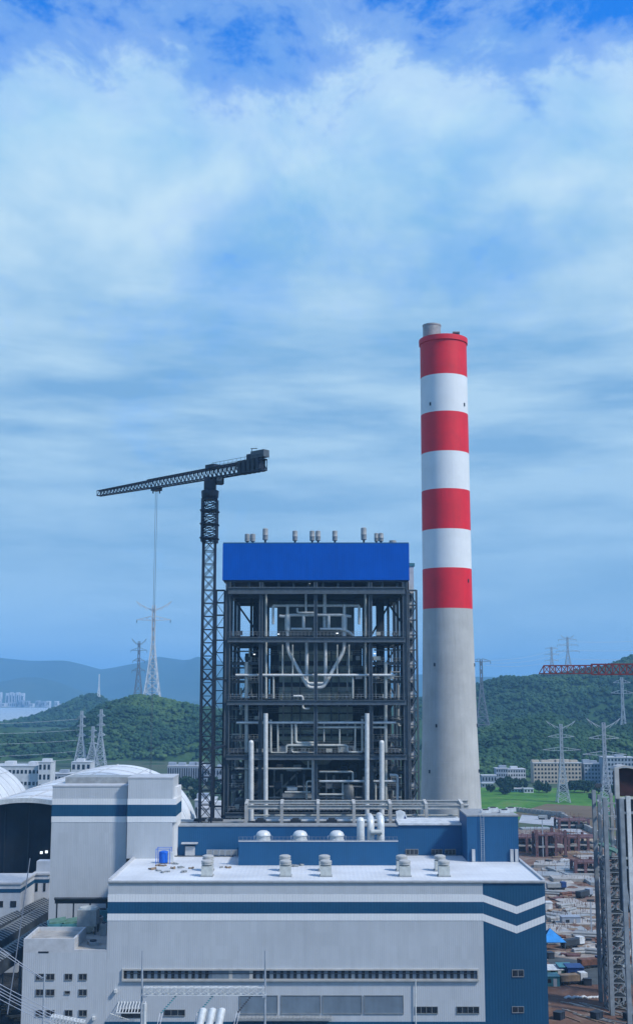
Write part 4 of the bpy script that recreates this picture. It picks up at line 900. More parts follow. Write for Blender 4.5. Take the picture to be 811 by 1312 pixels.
# right-hand lift and stair tower of the boiler
Ye = YF + 3
t = thing('stair_tower', 'slim open stair and lift tower at the right boiler edge', 'stair tower', (X(530, 1000, Ye), Ye, 0))
ex0, ex1 = X(524.5, 870, Ye), X(535, 870, Ye); zt_ = Z(756, Ye)
MB().box(ex0 + 0.3, ex1 - 0.5, Ye + 3, Ye + 8, 0, Z(724, Ye)).build('lift_shaft', M_trim, t)
MB().box(ex0 - 0.2, ex1 - 0.2, Ye + 2.8, Ye + 8.2, Z(724, Ye), Z(720, Ye)).build('shaft_cap', M_teal, t)
for a in (ex0, ex1):
    for b in (Ye, Ye + 2.6): MB().bar((a, b, 0), (a, b, zt_), 0.38).build('post', M_steel, t)
n_ = 22; dz = zt_ / 25.0
for i in range(26):
    zz = dz * i; MB().box(ex0, ex1, Ye - 0.1, Ye + 2.6, zz - 0.14, zz + 0.14).build('landing', M_steel, t)
    if i < 25: MB().bar((ex0 if i % 2 else ex1, Ye + 0.8, zz), (ex1 if i % 2 else ex0, Ye + 0.8, zz + dz), 0.5, 0.2).build('stair_flight', M_dark, t)
    if i < 25: MB().box(ex0 + 0.4, ex0 + 1.1, Ye + 2.75, Ye + 2.98, zz + 1.2, zz + 3.0).build('doorway', M_dark, t)
# left-hand ladder tower
Yl = YF + 1
t = thing('scaffold_tower', 'thin dark scaffold tower between crane mast and boiler', 'scaffold', (X(281, 1000, Yl), Yl, 0))
m = MB(); a0, a1 = X(275.5, 870, Yl), X(286.5, 870, Yl); zt_ = Z(756, Yl)
for a in (a0, a1):
    for b in (Yl, Yl + 2.5): m.bar((a, b, 0), (a, b, zt_), 0.32)
for i in range(31):
    zz = zt_ * i / 30
    for b in (Yl, Yl + 2.5): m.bar((a0, b, zz), (a1, b, zz), 0.26)
    m.bar((a0, Yl, zz), (a0, Yl + 2.5, zz), 0.2); m.bar((a1, Yl, zz), (a1, Yl + 2.5, zz), 0.2)
m.build('frame', M_dark, t)
m = MB()
for i in range(30): m.bar((a0 if i % 2 else a1, Yl + 2.4, zt_ * i / 30), (a1 if i % 2 else a0, Yl + 2.4, zt_ * (i + 1) / 30), 0.14)
m.build('brace', M_dark, t)
for i in range(0, 30, 4): MB().bar((a1, Yl + 1, zt_ * (i + 1) / 30), (bx(290, 870), Yl + 1, zt_ * (i + 1) / 30), 0.2).build('tie', M_dark, t)

# ------------------------------------------------------------------ chimney
YC = 430.0; cxp = X(567.5, 440, YC)
ch = thing('chimney', 'tall concrete chimney with red and white bands at the top', 'chimney', (cxp, YC, 0))
def rad(z):
    zs_ = [0, 31, 60, 105, 205, 230]; r_ = [13.2, 10.9, 9.9, 9.05, 8.75, 8.7]
    return float(np.interp(z, zs_, r_))
ys = [438, 486, 533, 583, 630.5, 681, 730, 781]
zs_ = [Z(y, YC) for y in ys]
def seg(za, zb_, mt, nm, n=2): return MB().lathe((cxp, YC, 0), [(rad(za + (zb_ - za) * i / n), za + (zb_ - za) * i / n) for i in range(n + 1)], 96).build(nm, mt, ch, smooth=True)
sh_ = seg(0, zs_[-1], M_conc, 'shaft', 14)
for i in range(7): seg(zs_[i + 1], zs_[i], M_red if i % 2 == 0 else M_wpaint, 'red_band' if i % 2 == 0 else 'white_band')
zt_ = zs_[0]
MB().lathe((cxp, YC, zt_), [(8.75, -1.6), (9.15, -1.4), (9.2, 0), (9.2, 0.5), (8.6, 0.5), (8.6, -0.4)], 64, True, True).build('rim', M_red, ch, smooth=True)
zl0 = zt_; fxp = X(553, 425, YC)
MB().lathe((fxp, YC, zl0), [(3.4, 0), (3.4, Z(418, YC) - zl0 - 0.3), (3.55, Z(418, YC) - zl0 - 0.2), (3.55, Z(418, YC) - zl0 + 0.3), (3.1, Z(418, YC) - zl0 + 0.3), (3.1, 1)], 40, True, True).build('flue_liner', M_steel2, ch, smooth=True)
hx = X(584, 432, YC - 4); c = Vector((hx, YC - 4, zt_ + 0.4))
hb_ = MB().box(hx - 1.2, hx + 1.2, YC - 5, YC - 3, zt_ + 0.4, zt_ + 2.1).build('hoist_box', M_dark, ch); MB().box(hx - 1.3, hx + 1.3, YC - 5.2, YC - 2.8, zt_ + 2.1, zt_ + 2.5).build('lid', M_steel2, hb_)
for p, q in ((549, 523), (592, 523), (606, 852), (554, 852), (609, 929), (556, 929), (611, 987), (548, 987), (597, 746)):
    z = Z(q, YC); x = X(p, q, YC) ; r_ = rad(z); dx = max(-0.97, min(0.97, (x - (cxp)) / r_)); 
    an = math.asin(dx); pc = Vector((cxp + math.sin(an) * r_, YC - math.cos(an) * r_, z))
    MB().rbox(pc - Vector((0, 0, 0.6)), 0.55, 0.5, 1.2, an).build('shaft_window', M_dark, ch)  # small dark windows in the chimney shaft, unlit
for i in range(18):
    z = 8 + i * (zs_[-1] - 10) / 18; r_ = rad(z) + 0.02
    MB().lathe((cxp, YC, z), [(r_ - 0.1, 0), (r_ + 0.004, 0.02), (r_ + 0.004, 0.08), (r_ - 0.1, 0.16)], 96, False, False).build('lift_joint', M_conc, ch, smooth=True)

# ------------------------------------------------------------------ tower crane (dark)
YK = 300.0; kx = X(268.5, 700, YK); zj = Z(607, YK)
cr = thing('tower_crane', 'tall dark tower crane left of the boiler with long jib', 'crane', (kx, YK, 0))
zc_ = Z(660, YK); mz = Z(690, YK)
m = MB(); m.xb = True; hw = 3.0
nb2 = 34; m.truss((kx, YK, 0), (kx, YK, mz), hw, hw, nb2, 0.45, 0.19); m.build('mast', M_crane, cr)
m = MB(); m.xb = True; m.truss((kx, YK, mz - 1), (kx, YK, Z(640, YK)), 3.7, 3.7, 8, 0.5, 0.2)
for q in (690, 672, 655): m.box(kx - 2.35, kx + 2.35, YK - 2.35, YK + 2.35, Z(q, YK) - 0.15, Z(q, YK) + 0.15)
m.build('climbing_cage', M_crane, cr)
m = MB(); m.lathe((kx, YK, Z(640, YK)), [(1.9, 0), (2.2, 0.6), (2.3, 2.2), (1.5, 2.6), (1.4, 4.5)], 16); m.box(kx - 1.5, kx + 1.5, YK - 1.5, YK + 1.5, Z(628, YK), zj - 1.0); m.build('slewing_unit', M_crane, cr)
m = MB(); m.rbox((kx + 2.6, YK - 1.6, Z(622, YK)), 1.8, 2.0, 2.2, 0.3); cab = m.build('cab', M_dark2, cr); MB().rbox((kx + 2.6, YK - 2.7, Z(622, YK) + 0.7), 1.4, 0.1, 1.1, 0.3).build('window', M_glassl, cab)
tip = at(127, 632, 331); tip.z = zj; tip = Vector((X(127, 632, 331), 331, zj)); root = Vector((kx, YK, zj)); dj = (tip - root).normalized()
m = MB(); m.truss(root, root + (tip - root) * 0.52, 2.0, 2.5, 16, 0.27, 0.16, 0.9); m.truss(root + (tip - root) * 0.52, tip, 1.7, 1.9, 15, 0.24, 0.14, 0.75); m.build('jib', M_crane, cr)
cend = root - dj * 19.5
m = MB(); m.truss(root, cend, 2.0, 2.7, 12, 0.34, 0.2)
m.build('counter_jib', M_crane, cr)
a_ = math.atan2(dj.y, dj.x)
for i in range(5):
    c = root - dj * (11.8 + i * 1.6) - Vector((0, 0, 1.6)); MB().rbox(c, 1.1, 2.5, 3.3, a_).build('counterweight', M_dark2 if i < 4 else M_crane, cr)
wn_ = MB().rbox(root - dj * 18.0 + Vector((0, 0, 1.8)), 4.6, 2.0, 1.8, a_).build('winch_house', M_steel, cr); MB().rbox(root - dj * 14.8 + Vector((0, 0, 1.8)), 1.6, 1.6, 1.3, a_).build('winch_drum', M_crane, cr)
MB().bar(root - dj * 15.2 + Vector((0, 0, 3)), root - dj * 15.2 + Vector((0, 0, 4.6)), 0.15).bar(root - dj * 14.8 + Vector((0, 0, 4.6)), root - dj * 17 + Vector((0, 0, 4.4)), 0.16).build('antenna', M_crane, cr)
MB().rbox(root - dj * 1 + Vector((0, 0, 1.2)), 3.2, 2.6, 1.0, a_).build('head', M_crane, cr)
g = MB()
for s_ in (-1.3, 1.3):
    off = Vector((-dj.y, dj.x, 0)) * s_
    g.bar(root - dj * 2 + off + Vector((0, 0, 2.4)), root - dj * 20 + off + Vector((0, 0, 2.4)), 0.07)
    for i in range(13): q = root - dj * (2 + i * 1.5) + off; g.bar(q + Vector((0, 0, 1.4)), q + Vector((0, 0, 2.4)), 0.06)
g.build('handrail', M_crane, cr)
tr = root + dj * ((X(202, 628, 316) - kx) / dj.x); 
trl = MB().rbox(tr - Vector((0, 0, 2.1)), 2.4, 2.0, 0.8, a_).build('trolley', M_crane, cr)
MB().bar(tr - Vector((0.9, 0, 2)), tr - Vector((0.9, 0, 2.8)), 0.3).bar(tr + Vector((0.9, 0, -2)), tr + Vector((0.9, 0, -2.8)), 0.3).build('sheave', M_crane, trl)
zh = 20.0
for s_ in (-0.22, 0.22): MB().tube([tr + Vector((s_, 0, -2.4)), Vector((tr.x + s_ * 0.5, tr.y, zh + 2))], 0.05, 5).build('hoist_rope', M_wired, cr)
hk = MB().rbox((tr.x, tr.y, zh + 0.8), 1.0, 0.6, 1.4).build('hook_block', M_crane, cr); MB().tube([(tr.x, tr.y, zh + 0.8), (tr.x, tr.y, zh + 0.2), (tr.x + 0.4, tr.y, zh - 0.1), (tr.x + 0.5, tr.y, zh + 0.3)], 0.09, 6).build('hook', M_crane, hk)
for zz in (Z(870, YK), Z(960, YK)): MB().bar((kx + 1.5, YK, zz), (bx(290, 870), YF, zz), 0.35).bar((kx - 1.5, YK, zz), (bx(290, 870), YF, zz), 0.35).build('wall_tie', M_crane, cr)

# red crane jib at the right
YJ = 300.0; zj2 = Z(858, YJ)
tip = Vector((X(690, 857, YJ), YJ, zj2)); end = Vector((X(960, 862, YJ - 12), YJ - 12, zj2)); dj2 = (end - tip).normalized()
cr2 = thing('tower_crane', 'red crane reaching in from the right edge, only its jib visible', 'crane', (end.x, end.y, 0))
m = MB(); m.truss(tip + dj2 * 1.2, tip + dj2 * 13, 1.9, 2.0, 8, 0.26, 0.18); m.truss(tip + dj2 * 13, end, 2.0, 2.5, 22, 0.34, 0.24); m.build('jib', M_redst, cr2)
MB().bar(tip - Vector((0, 0, 1.0)), tip + dj2 * 1.2 + Vector((0, 0, 1)), 0.22).bar(tip - Vector((0, 0, 1.0)), tip + dj2 * 1.6 - Vector((0, 0, 1)), 0.3).build('jib_tip', M_redst, cr2)
MB().truss((end.x, end.y, 0), (end.x, end.y, zj2), 2.6, 2.6, 24, 0.4, 0.2).build('mast', M_redst, cr2)
MB().truss(end, end + dj2 * 16, 2.0, 2.5, 6, 0.4, 0.24).build('counter_jib', M_redst, cr2)
MB().rbox(end + dj2 * 13 - Vector((0, 0, 2)), 3, 2.2, 3.4).build('counterweight', M_dark2, cr2)

# ------------------------------------------------------------------ coal domes
def dome(name, label, cx, Yn, Yfar, hw_, ht, endr):
    t = thing(name, label, 'dome', (cx, (Yn + Yfar) / 2, 0))
    m = MB(); ns, nl = 48, 26; rings = []
    for j in range(nl + 9):
        if j <= nl: yy = Yn + (Yfar - Yn) * j / nl; s_ = 1.0
        else: a = (j - nl) / 9.0 * math.pi / 2; yy = Yfar + endr * math.sin(a); s_ = max(0.02, math.cos(a))
        i0 = len(m.v)
        for i in range(ns + 1):
            an = math.pi * i / ns; m.v.append(Vector((cx + hw_ * s_ * math.cos(an), yy, ht * (s_ ** 0.7) * (math.sin(an) ** 0.8 if math.sin(an) > 0 else 0))))
        rings.append(i0)
    for A, B in zip(rings, rings[1:]):
        for i in range(ns): m.f.append((A + i, A + i + 1, B + i + 1, B + i))
    sh = m.build('shell', M_dome, t, smooth=True)
    m = MB()
    def pa(an, s_, dz): return Vector((cx + (hw_ + s_) * math.cos(an), 0, (ht + s_) * max(0, math.sin(an)) ** 0.8 + dz))
    for i in range(ns):
        a, b = math.pi * i / ns, math.pi * (i + 1) / ns
        p = [pa(a, 0.5, 0), pa(b, 0.5, 0), pa(b, -1.0, 0), pa(a, -1.0, 0)]
        m.prism([Vector((q.x, Yn - 1.6, q.z)) for q in p], (0, 1.7, 0))
    m.build('rim', M_pipew, t)
    for k in range(8):
        m = MB()
        yy = Yn + (Yfar - Yn) * (k + 0.5) / 8
        m.tube([Vector((pa(math.pi * i / 24, 0.05, 0).x, yy, pa(math.pi * i / 24, 0.05, 0).z)) for i in range(25)], 0.35, 5); m.build('seam', M_trim, t)
    for an in (0.85, 1.2, 1.57, 1.95, 2.3): MB().tube([Vector((pa(an, 0.1, 0).x, Yn, pa(an, 0.1, 0).z)), Vector((pa(an, 0.1, 0).x, Yfar, pa(an, 0.1, 0).z))], 0.3, 5).build('walkway', M_trim, t)
    m = MB()          # dark sheet standing in for shade inside the open arch, set back from rim
    m.poly([Vector((pa(math.pi * i / ns, -1.2, 0).x, Yn + 5, pa(math.pi * i / ns, -1.2, 0).z)) for i in range(ns + 1)]); m.build('open_end_shade', mat('dark_interior_shade', (0.010, 0.018, 0.032), 0.7, var=0.3, scale=0.1, rib=2.4), t)
    for i in range(-4, 5):
        q = cx + i * hw_ / 5.0; zz = (ht - 1.5) * (1 - ((q - cx) / hw_) ** 2) ** 0.4 
        MB().bar((q, Yn + 4.6, 0), (q, Yn + 4.6, zz - 1), 0.35).build('end_post', M_dark, t)
    return t
dome_a = dome('coal_dome', 'large white coal dome with a dark open end behind the grey tower', -96, 398, 580, 39.5, 39.5, 42)
for p, q in ((53.5, 1094), (60, 1093)): MB().rbox(at(p, q, 402), 0.8, 0.4, 0.8).build('lamp', me_, dome_a)
dome('coal_dome', 'second white coal dome cut by the left edge', -203, 570, 680, 42, 37, 30)

# left foreground: small striped buildings, conveyor galleries
YW = 330.0
building('substation', 'white flat roofed building with blue stripe at the left edge', 'building', -40, 27, 1133, 1190, 16, 2, 4, M_bld, Yd=YW, win=(0.45, 0.14), roofbits=0, stripe=True)
building('substation', 'narrow white building with blue stripe beside the grey tower', 'building', 43, 63, 1121, 1180, 10, 3, 2, M_bld, Yd=YW + 18, win=(0.3, 0.3), roofbits=1, stripe=True)
def gallery(p0, p1, w_, h_, label, z0=0, z1=0):
    A, B = Vector(p0), Vector(p1); d = (B - A); n_ = Vector((-d.y, d.x, 0)).normalized() * w_ / 2
    t = thing('conveyor_gallery', label, 'conveyor', (A.x, A.y, 0), 'conveyor galleries at the coal yard')
    A = A + Vector((0, 0, z0)); B = B + Vector((0, 0, z1)); u = Vector((0, 0, h_))
    MB().prism([A - n_, A + n_, A + n_ + u, A + u * 1.25, A - n_ + u], B - A).build('casing', M_dark2, t)
    m = MB()
    for i in range(40):
        q = A + (B - A) * (i + 0.5) / 40; m.bar(q - n_ * 1.04 + u * 1.02, q + u * 1.3, 0.25, 0.12); m.bar(q + n_ * 1.04 + u * 1.02, q + u * 1.3, 0.25, 0.12)
    m.build('roof_ribs', M_steel2, t)
    for i in range(5):
        q = A + (B - A) * (i + 0.5) / 5
        if q.z > 0.6: MB().bar((q.x, q.y, 0), q, 0.5).build('trestle', M_steel, t)
gallery(at(-70, 1262, 275), at(64, 1176, 345), 5, 3.5, 'dark ribbed conveyor gallery running diagonally left of the annex')
gallery(at(-70, 1290, 258), at(62, 1200, 305), 4, 3.0, 'lower dark conveyor gallery nearest the annex wall')
gallery(at(-70, 1232, 290), at(60, 1166, 350), 4, 3.0, 'rear dark conveyor gallery below the white buildings')
t = thing('retaining_wall', 'pale low wall crossing the yard left of the annex', 'wall', (-80, 272, 0)); MB().box(-110, -62, 250, 250.6, 0, 1.6).build('wall', M_cblk, t)
sheet('dirt_ground', [(-120, 150), (-60.3, 150), (-60.3, 249), (-120, 249)], 0.08, G_dirt)
for i, (p, q) in enumerate(((6, 1298), (14, 1290), (24, 1306))):
    c = gnd(p, q); m = MB(); rr = random.Random(i + 50)
    for k in range(6): m.rbox(c + Vector((rr.uniform(-1, 1), rr.uniform(-1, 1), k * 0.18)), 3.4, 0.5, 0.2, 0.5 + rr.uniform(-0.2, 0.2))
    tag(m.build('timber_stack', M_wood, None, c), 'stack of timber on red dirt at the left corner, %s from left' % ordinal(i), 'timber stack', 'timber stacks at the left corner')

# ------------------------------------------------------------------ pylons
def pylon(name, label, c, Hh, wb, wt, arms, bar, mt, group=None, kind='waist', nb_=9, horns=None):
    c = Vector(c); t = thing(name, label, 'pylon', c, group)
    m = MB()
    ks = [i / nb_ for i in range(nb_ + 1)]
    def wd(k): return wb + (wt - wb) * min(1, k / 0.62) ** 0.8 if kind != 'straight' else wb + (wt - wb) * k
    def cor(k, i): w_ = wd(k) / 2; s_ = [(-1, -1), (1, -1), (1, 1), (-1, 1)][i % 4]; return c + Vector((s_[0] * w_, s_[1] * w_, Hh * k))
    for i in range(4):
        for a, b in zip(ks, ks[1:]):
            m.bar(cor(a, i), cor(b, i), bar * 1.5); m.bar(cor(a, i), cor(b, i + 1), bar); m.bar(cor(a, i + 1), cor(b, i), bar); m.bar(cor(b, i), cor(b, i + 1), bar)
    m.build('lattice_body', mt, t)
    for zf, sp in arms:
        m = MB(); zz = Hh * zf
        for s_ in (-1, 1):
            w_ = wd(zf) / 2
            for yy in (-w_, w_):
                m.bar(c + Vector((s_ * w_, yy, zz)), c + Vector((s_ * sp, 0, zz + 0.6)), bar * 1.2); m.bar(c + Vector((s_ * w_, yy, zz + Hh * 0.045)), c + Vector((s_ * sp, 0, zz + 0.6)), bar)
            for q in (0.33, 0.66): x_ = s_ * (w_ + (sp - w_) * q); m.bar(c + Vector((x_, 0, zz)), c + Vector((x_, 0, zz + Hh * 0.045 * (1 - q))), bar)
        m.bar(c + Vector((-wd(zf) / 2 - 0.1, -wd(zf) / 2, zz)), c + Vector((wd(zf) / 2 + 0.1, -wd(zf) / 2, zz)), bar).bar(c + Vector((-wd(zf) / 2 - 0.1, wd(zf) / 2, zz)), c + Vector((wd(zf) / 2 + 0.1, wd(zf) / 2, zz)), bar).bar(c + Vector((-wd(zf) / 2, -wd(zf) / 2, zz)), c + Vector((-wd(zf) / 2, wd(zf) / 2, zz)), bar)
        m.build('crossarm', mt, t)
        for s_ in (-1, 1): MB().bar(c + Vector((s_ * sp, 0, zz + 0.5)), c + Vector((s_ * sp, 0, zz - Hh * 0.03)), bar).build('insulator', M_ins, t)
    if horns:
        m = MB()
        for s_ in (-1, 1):
            pts = [c + Vector((s_ * horns * q, 0, Hh * (0.955 + 0.045 * q ** 1.6 * 2.0))) for q in (0, 0.35, 0.7, 1.0)]
            for a, b in zip(pts, pts[1:]): m.bar(a, b, bar * 1.3); m.bar(a + Vector((0, 0, -Hh * 0.02 * 1.2)), b, bar)
        m.build('horn', mt, t)
    return t
def hp(px, Y, ridge): x = X(px, 900, Y); return Vector((x, Y, float(ridge.h(np.array([x]), np.array([float(Y)]))[0]) - 0.5))
b_ = hp(195, 1540, RL); pylon('pylon', 'largest pylon standing on top of the left hill', b_, Z(776, 1540) - b_.z, 22, 3.6, [(0.845, 22)], 0.74, M_pylw, None, nb_=10, horns=23)
b_ = hp(177, 1620, RL); pylon('pylon', 'smaller darker pylon just left of the largest one on the hill', b_, Z(822, 1620) - b_.z, 15, 2.6, [(0.55, 9), (0.70, 8), (0.86, 11)], 0.42, M_pyd, None, horns=10)
b_ = gnd(0, 980); 
for p, top, Y, lab, mt in ((104, 911, 1190, 'grey pylon left in the trio behind the coal dome', M_pyd), (119, 931, 1215, 'short grey pylon in the middle of the trio behind the dome', M_pyd), (129, 909, 1180, 'grey pylon right in the trio behind the coal dome', M_pyd)):
    x = X(p, 960, Y); pylon('pylon', lab, (x, Y, 0), Z(top, Y), 13, 2.0, [(0.55, 4.5), (0.72, 4.2), (0.88, 3.8)], 0.46, M_pyl, 'pylon trio behind the dome', nb_=10)
for p, top, Y, rg, wb_, arms, lab, mt, hz in (
    (617, 845, 1250, RR1, 17, [(0.97, 10)], 'dark pylon directly right of the chimney', M_pyd, None),
    (708, 829, 2050, RR2, 12, [(0.55, 12), (0.75, 12), (0.95, 10)], 'small pylon left of the pair on the right hill crest', M_pyl, None),
    (729, 816, 1950, RR2, 16, [(0.62, 19), (0.78, 17), (0.92, 15)], 'tall pylon right of the pair on the right hill crest', M_pyl, 11),
    (797, 868, 1420, RR1, 12, [(0.80, 13), (0.93, 10)], 'faint pylon on the slope under the red jib', M_pyl, None)):
    b_ = hp(p, Y, rg) if p != 797 else Vector((X(797, 940, 1420), 1420, Z(945, 1420)))
    if p == 797: b_ = hp(797, 1380, RR2)
    pylon('pylon', lab, b_, Z(top, b_.y) - b_.z, wb_, 2.4, arms, 0.40, mt, None, horns=hz)
for p, top, base, lab in ((721, 928, 1028, 'pale pylon with wide arms standing in the green field'), (777, 926, 1050, 'pale pylon with wide arms behind the right steel frame')):
    b_ = gnd(p, base); pylon('pylon', lab, b_, Z(top, b_.y), 8.5, 1.6, [(0.66, 13), (0.83, 9)], 0.26, M_pyl, 'pale pylons by the field', nb_=13, horns=10)
b_ = hp(127, 2650, RS); t = pylon('radio_mast', 'tiny red and white radio mast on the small peak', (X(127, 890, 2640), 2640, float(RS.h(np.array([X(127, 890, 2640)]), np.array([2640.0]))[0]) - 2), Z(863, 2640) - b_.z, 8, 1.2, [], 0.5, M_wpaint)

def cable(A, B, sag, r, label, group, mt=None, name='power_line'):
    A, B = Vector(A), Vector(B); n_ = 24; pts = [A + (B - A) * (i / n_) - Vector((0, 0, sag * 4 * (i / n_) * (1 - i / n_))) for i in range(n_ + 1)]
    m = MB(); 
    rings = []
    o = m.tube.__func__
    # straight tube through the sag points without bend rounding
    k = 5; up = Vector((0, 0, 1)); ids = []
    for i, p in enumerate(pts):
        d = (pts[min(i + 1, n_)] - pts[max(i - 1, 0)]).normalized(); a = d.cross(up).normalized(); b = a.cross(d)
        ids.append(len(m.v))
        for j in range(k): t_ = 2 * math.pi * j / k; m.v.append(p + a * (r * math.cos(t_)) + b * (r * math.sin(t_)))
    for P, Q in zip(ids, ids[1:]):
        for j in range(k): m.f.append((P + j, P + (j + 1) % k, Q + (j + 1) % k, Q + j))
    return tag(m.build(name, mt or M_wire, None, A), label, 'cable', group)
pylon('pylon', 'grey pylon outside the left edge carrying the hillside cables', (X(-150, 960, 1150), 1150, 0), Z(905, 1150), 13, 2.0, [(0.55, 4.5), (0.72, 4.2), (0.88, 3.8)], 0.46, M_pyd)
for i, (ya, yb) in enumerate(((936, 935), (950, 948), (968, 962), (976, 972), (925, 921))):
    cable(at(-150, ya, 1150), at(104, yb, 1190), 3.5, 0.16, 'pale power cable crossing the left hill, %s of five' % ordinal(i), 'cables across the left hill')
for i, (y1, y2) in enumerate(((838, 816), (845, 826), (852, 833))):
    cable(at(617, 846 + i * 3, 1250), at(729, y1 - 15 + i, 1950), 8, 0.14, 'thin cable from the chimney side pylon to the crest pylon, %s of three' % ordinal(i), 'cables to the crest pylon')
    cable(at(729, 822 + i * 11, 1950), at(900, 812 + i * 12, 2100), 6, 0.2, 'thin cable leaving the crest pylon to the right, %s of three' % ordinal(i), 'cables right of the crest pylon')

# ------------------------------------------------------------------ foreground gantry and lines
YG = 226.0; zg0, zg1 = Z(1275, YG), Z(1264, YG)
gan = thing('line_gantry', 'pale lattice line gantry with two poles before the hall', 'gantry', (X(262, 1300, YG), YG, 0))
for p in (183, 340): MB().tube([(X(p, 1265, YG), YG, 0), (X(p, 1218, YG), YG, Z(1218, YG))], 0.32, 10, r2=0.12).build('pole', M_galv, gan)
for p in (188, ): MB().tube([(X(p, 1265, YG), YG - 2, 0), (X(p, 1284, YG), YG - 2, Z(1282, YG))], 0.35, 8).build('pole', M_pipew, gan)
m = MB(); m.truss((X(185, 1269, YG), YG, (zg0 + zg1) / 2), (X(339, 1269, YG), YG, (zg0 + zg1) / 2), 1.2, 1.3, 15, 0.14, 0.10); m.build('lattice_beam', M_pipew, gan)
for p in (186, 339): MB().box(X(p - 2.5, 1270, YG), X(p + 2.5, 1270, YG), YG - 0.7, YG + 0.7, zg0 - 0.3, zg0 + 0.1).build('bracket', M_galv, gan)
for i, (p, q) in enumerate(((225, 1277), (272, 1277), (322, 1276))):
    A = at(p, q, YG); B = A + Vector((-2.2, -2.2, -2.2)); m = MB()
    for k in range(9): c = A + (B - A) * (k / 8); m.lathe(c, [(0.05, -0.1), (0.22, -0.08), (0.2, 0.06), (0.05, 0.1)], 8)
    tag(m.build('insulator_string', M_teal if i < 2 else M_ins, None, A), 'slanting insulator string under the gantry beam, %s from left' % ordinal(i), 'insulator', 'insulator strings under the gantry')
    for s_ in (-0.25, 0.25): cable(B + Vector((s_, 0, 0)), Vector((X(p - 60 + s_ * 4, 1312, 205), 205, 4)), 1.6, 0.06, '%s of two pale droppers from the %s gantry insulator' % ('left' if s_ < 0 else 'right', ordinal(i)), 'droppers from the gantry')
for i, p in enumerate((257, 269, 281)):
    A = at(p + 3.5, 1294, 222); t = thing('gas_duct', 'fat white gas insulated duct before the hall, %s of three' % ordinal(i), 'duct', (A.x - 1.5, 214, 0), 'white gas insulated ducts')
    MB().tube([A, A - Vector((0.6, 1.5, 3)), Vector((A.x - 2.4, 214, 0))], 0.68, 14).build('duct', M_pipew, t, smooth=True)
    MB().lathe(A - Vector((0, 0, 0.15)), [(0.7, 0), (0.62, 0.3), (0.3, 0.5)], 14).build('end_cap', M_pipew, t, smooth=True)
# left pole with lines
YP = 215.0
t = thing('utility_pole', 'slim pale pole with cables before the annex windows', 'pole', (X(57.5, 1290, YP), YP, 0))
MB().tube([(X(57.5, 1290, YP), YP, 0), (X(57.5, 1248, YP), YP, Z(1247, YP))], 0.22, 8, r2=0.14).build('shaft', M_galv, t)
MB().bar((X(54, 1253, YP), YP, Z(1253, YP)), (X(60, 1250, YP), YP, Z(1250, YP)), 0.16).build('crosspiece', M_galv, t)
for i, (y0_, p1, y1_) in enumerate(((1210, 57, 1254), (1215, 57, 1255.5), (1257, 104, 1312), (1262, 92, 1312), (1266, 84, 1312), (1270, 76, 1312), (1276, 66, 1312))):
    Y2 = YP if i < 2 else 205
    e_ = at(p1, y1_, Y2); s0 = at(-60, y0_ - 60 * (y1_ - y0_) / max(1, p1) , 222)
    cable(s0, e_, 0.5, 0.065, 'pale overhead cable in the lower left corner, %s from the top' % ordinal(i), 'overhead cables in the lower left corner', M_wire)
t = thing('terminal_rack', 'white lattice cable rack at the bottom left edge', 'rack', (X(86, 1312, 205), 205, 0))
m = MB(); m.truss((X(66, 1312, 205), 205, Z(1305, 205)), (X(108, 1312, 205), 205, Z(1313, 205)), 1.6, 1.0, 10, 0.12, 0.1); m.build('lattice_beam', M_pipew, t)
for p in (68, 106): MB().bar((X(p, 1312, 205), 205, 0), (X(p, 1312, 205), 205, Z(1314, 205)), 0.3).build('post', M_galv, t)
cable(at(39, 1100, 262), at(10, 1300, 225), 0.5, 0.12, 'dark cable hanging down at the far left yard', 'dark yard cable', M_wired)

# ------------------------------------------------------------------ second unit steel frame at the right edge
YU = 288.0
un = thing('steel_structure', 'unfinished grey steel frame with green platform at the right edge', 'steel frame', (X(785, 1200, YU), YU, 0))
def ub(p1, y1, p2, y2, w_, Y=YU, mt=None, nm='column', dy2=0): MB().bar(at(p1, y1, Y), at(p2, y2, Y + dy2), w_).build(nm, mt or M_steel2, un)
def ucol(p, y1, w_, Y, mt=None, y2=None):
    x = X(p, 1200, Y); z_ = 0 if y2 is None else Z(y2, Y); MB().ibeam((x, Y, z_), (x, Y, Z(y1, Y)), w_, w_).build('column', mt or M_steel2, un)
M_sv = mat('weathered_blue_grey_steel', (0.24, 0.28, 0.31), 0.55, var=0.15, streak=0.25)
ucol(766.5, 1012, 0.9, 300, M_sv); ucol(773, 1018, 0.8, 310, M_sv); ucol(780.5, 1022, 1.0, YU, M_sv); ucol(789, 1016, 0.7, 296, M_steel2); ucol(796, 1015, 0.8, 306, M_sv); ucol(802, 1100, 0.7, 296, M_sv)
for p1, y1, p2, y2 in ((768, 1100, 776, 1030), (776, 1030, 785, 1096), (768, 1190, 780, 1105), (768, 1250, 780, 1180), (782, 1150, 802, 1105), (782, 1230, 802, 1170), (785, 1270, 802, 1200), (790, 1120, 802, 1150), (797, 1200, 810, 1250), (770, 1230, 790, 1200)):
    ub(p1, y1, p2, y2, 0.4, 296, M_sv, 'brace')
for y_, a, b in ((1028, 766, 790), (1098, 766, 811), (1104, 770, 811), (1150, 770, 804), (1154, 778, 811), (1190, 778, 804), (1230, 778, 804), (1118, 778, 800), (1135, 780, 802), (1170, 778, 802), (1210, 778, 802), (1062, 780, 811), (1045, 768, 800)):
    ub(a, y_, b, y_ + 1.5, 0.55 if y_ in (1098, 1150, 1230) else 0.35, 294, M_steel2, 'girder')
    ub(a, y_, a - 1, y_ - 3, 0.4, 294, M_steel2, 'girder', 14)
A, B = at(766, 1083, 300), at(789, 1094, 288)
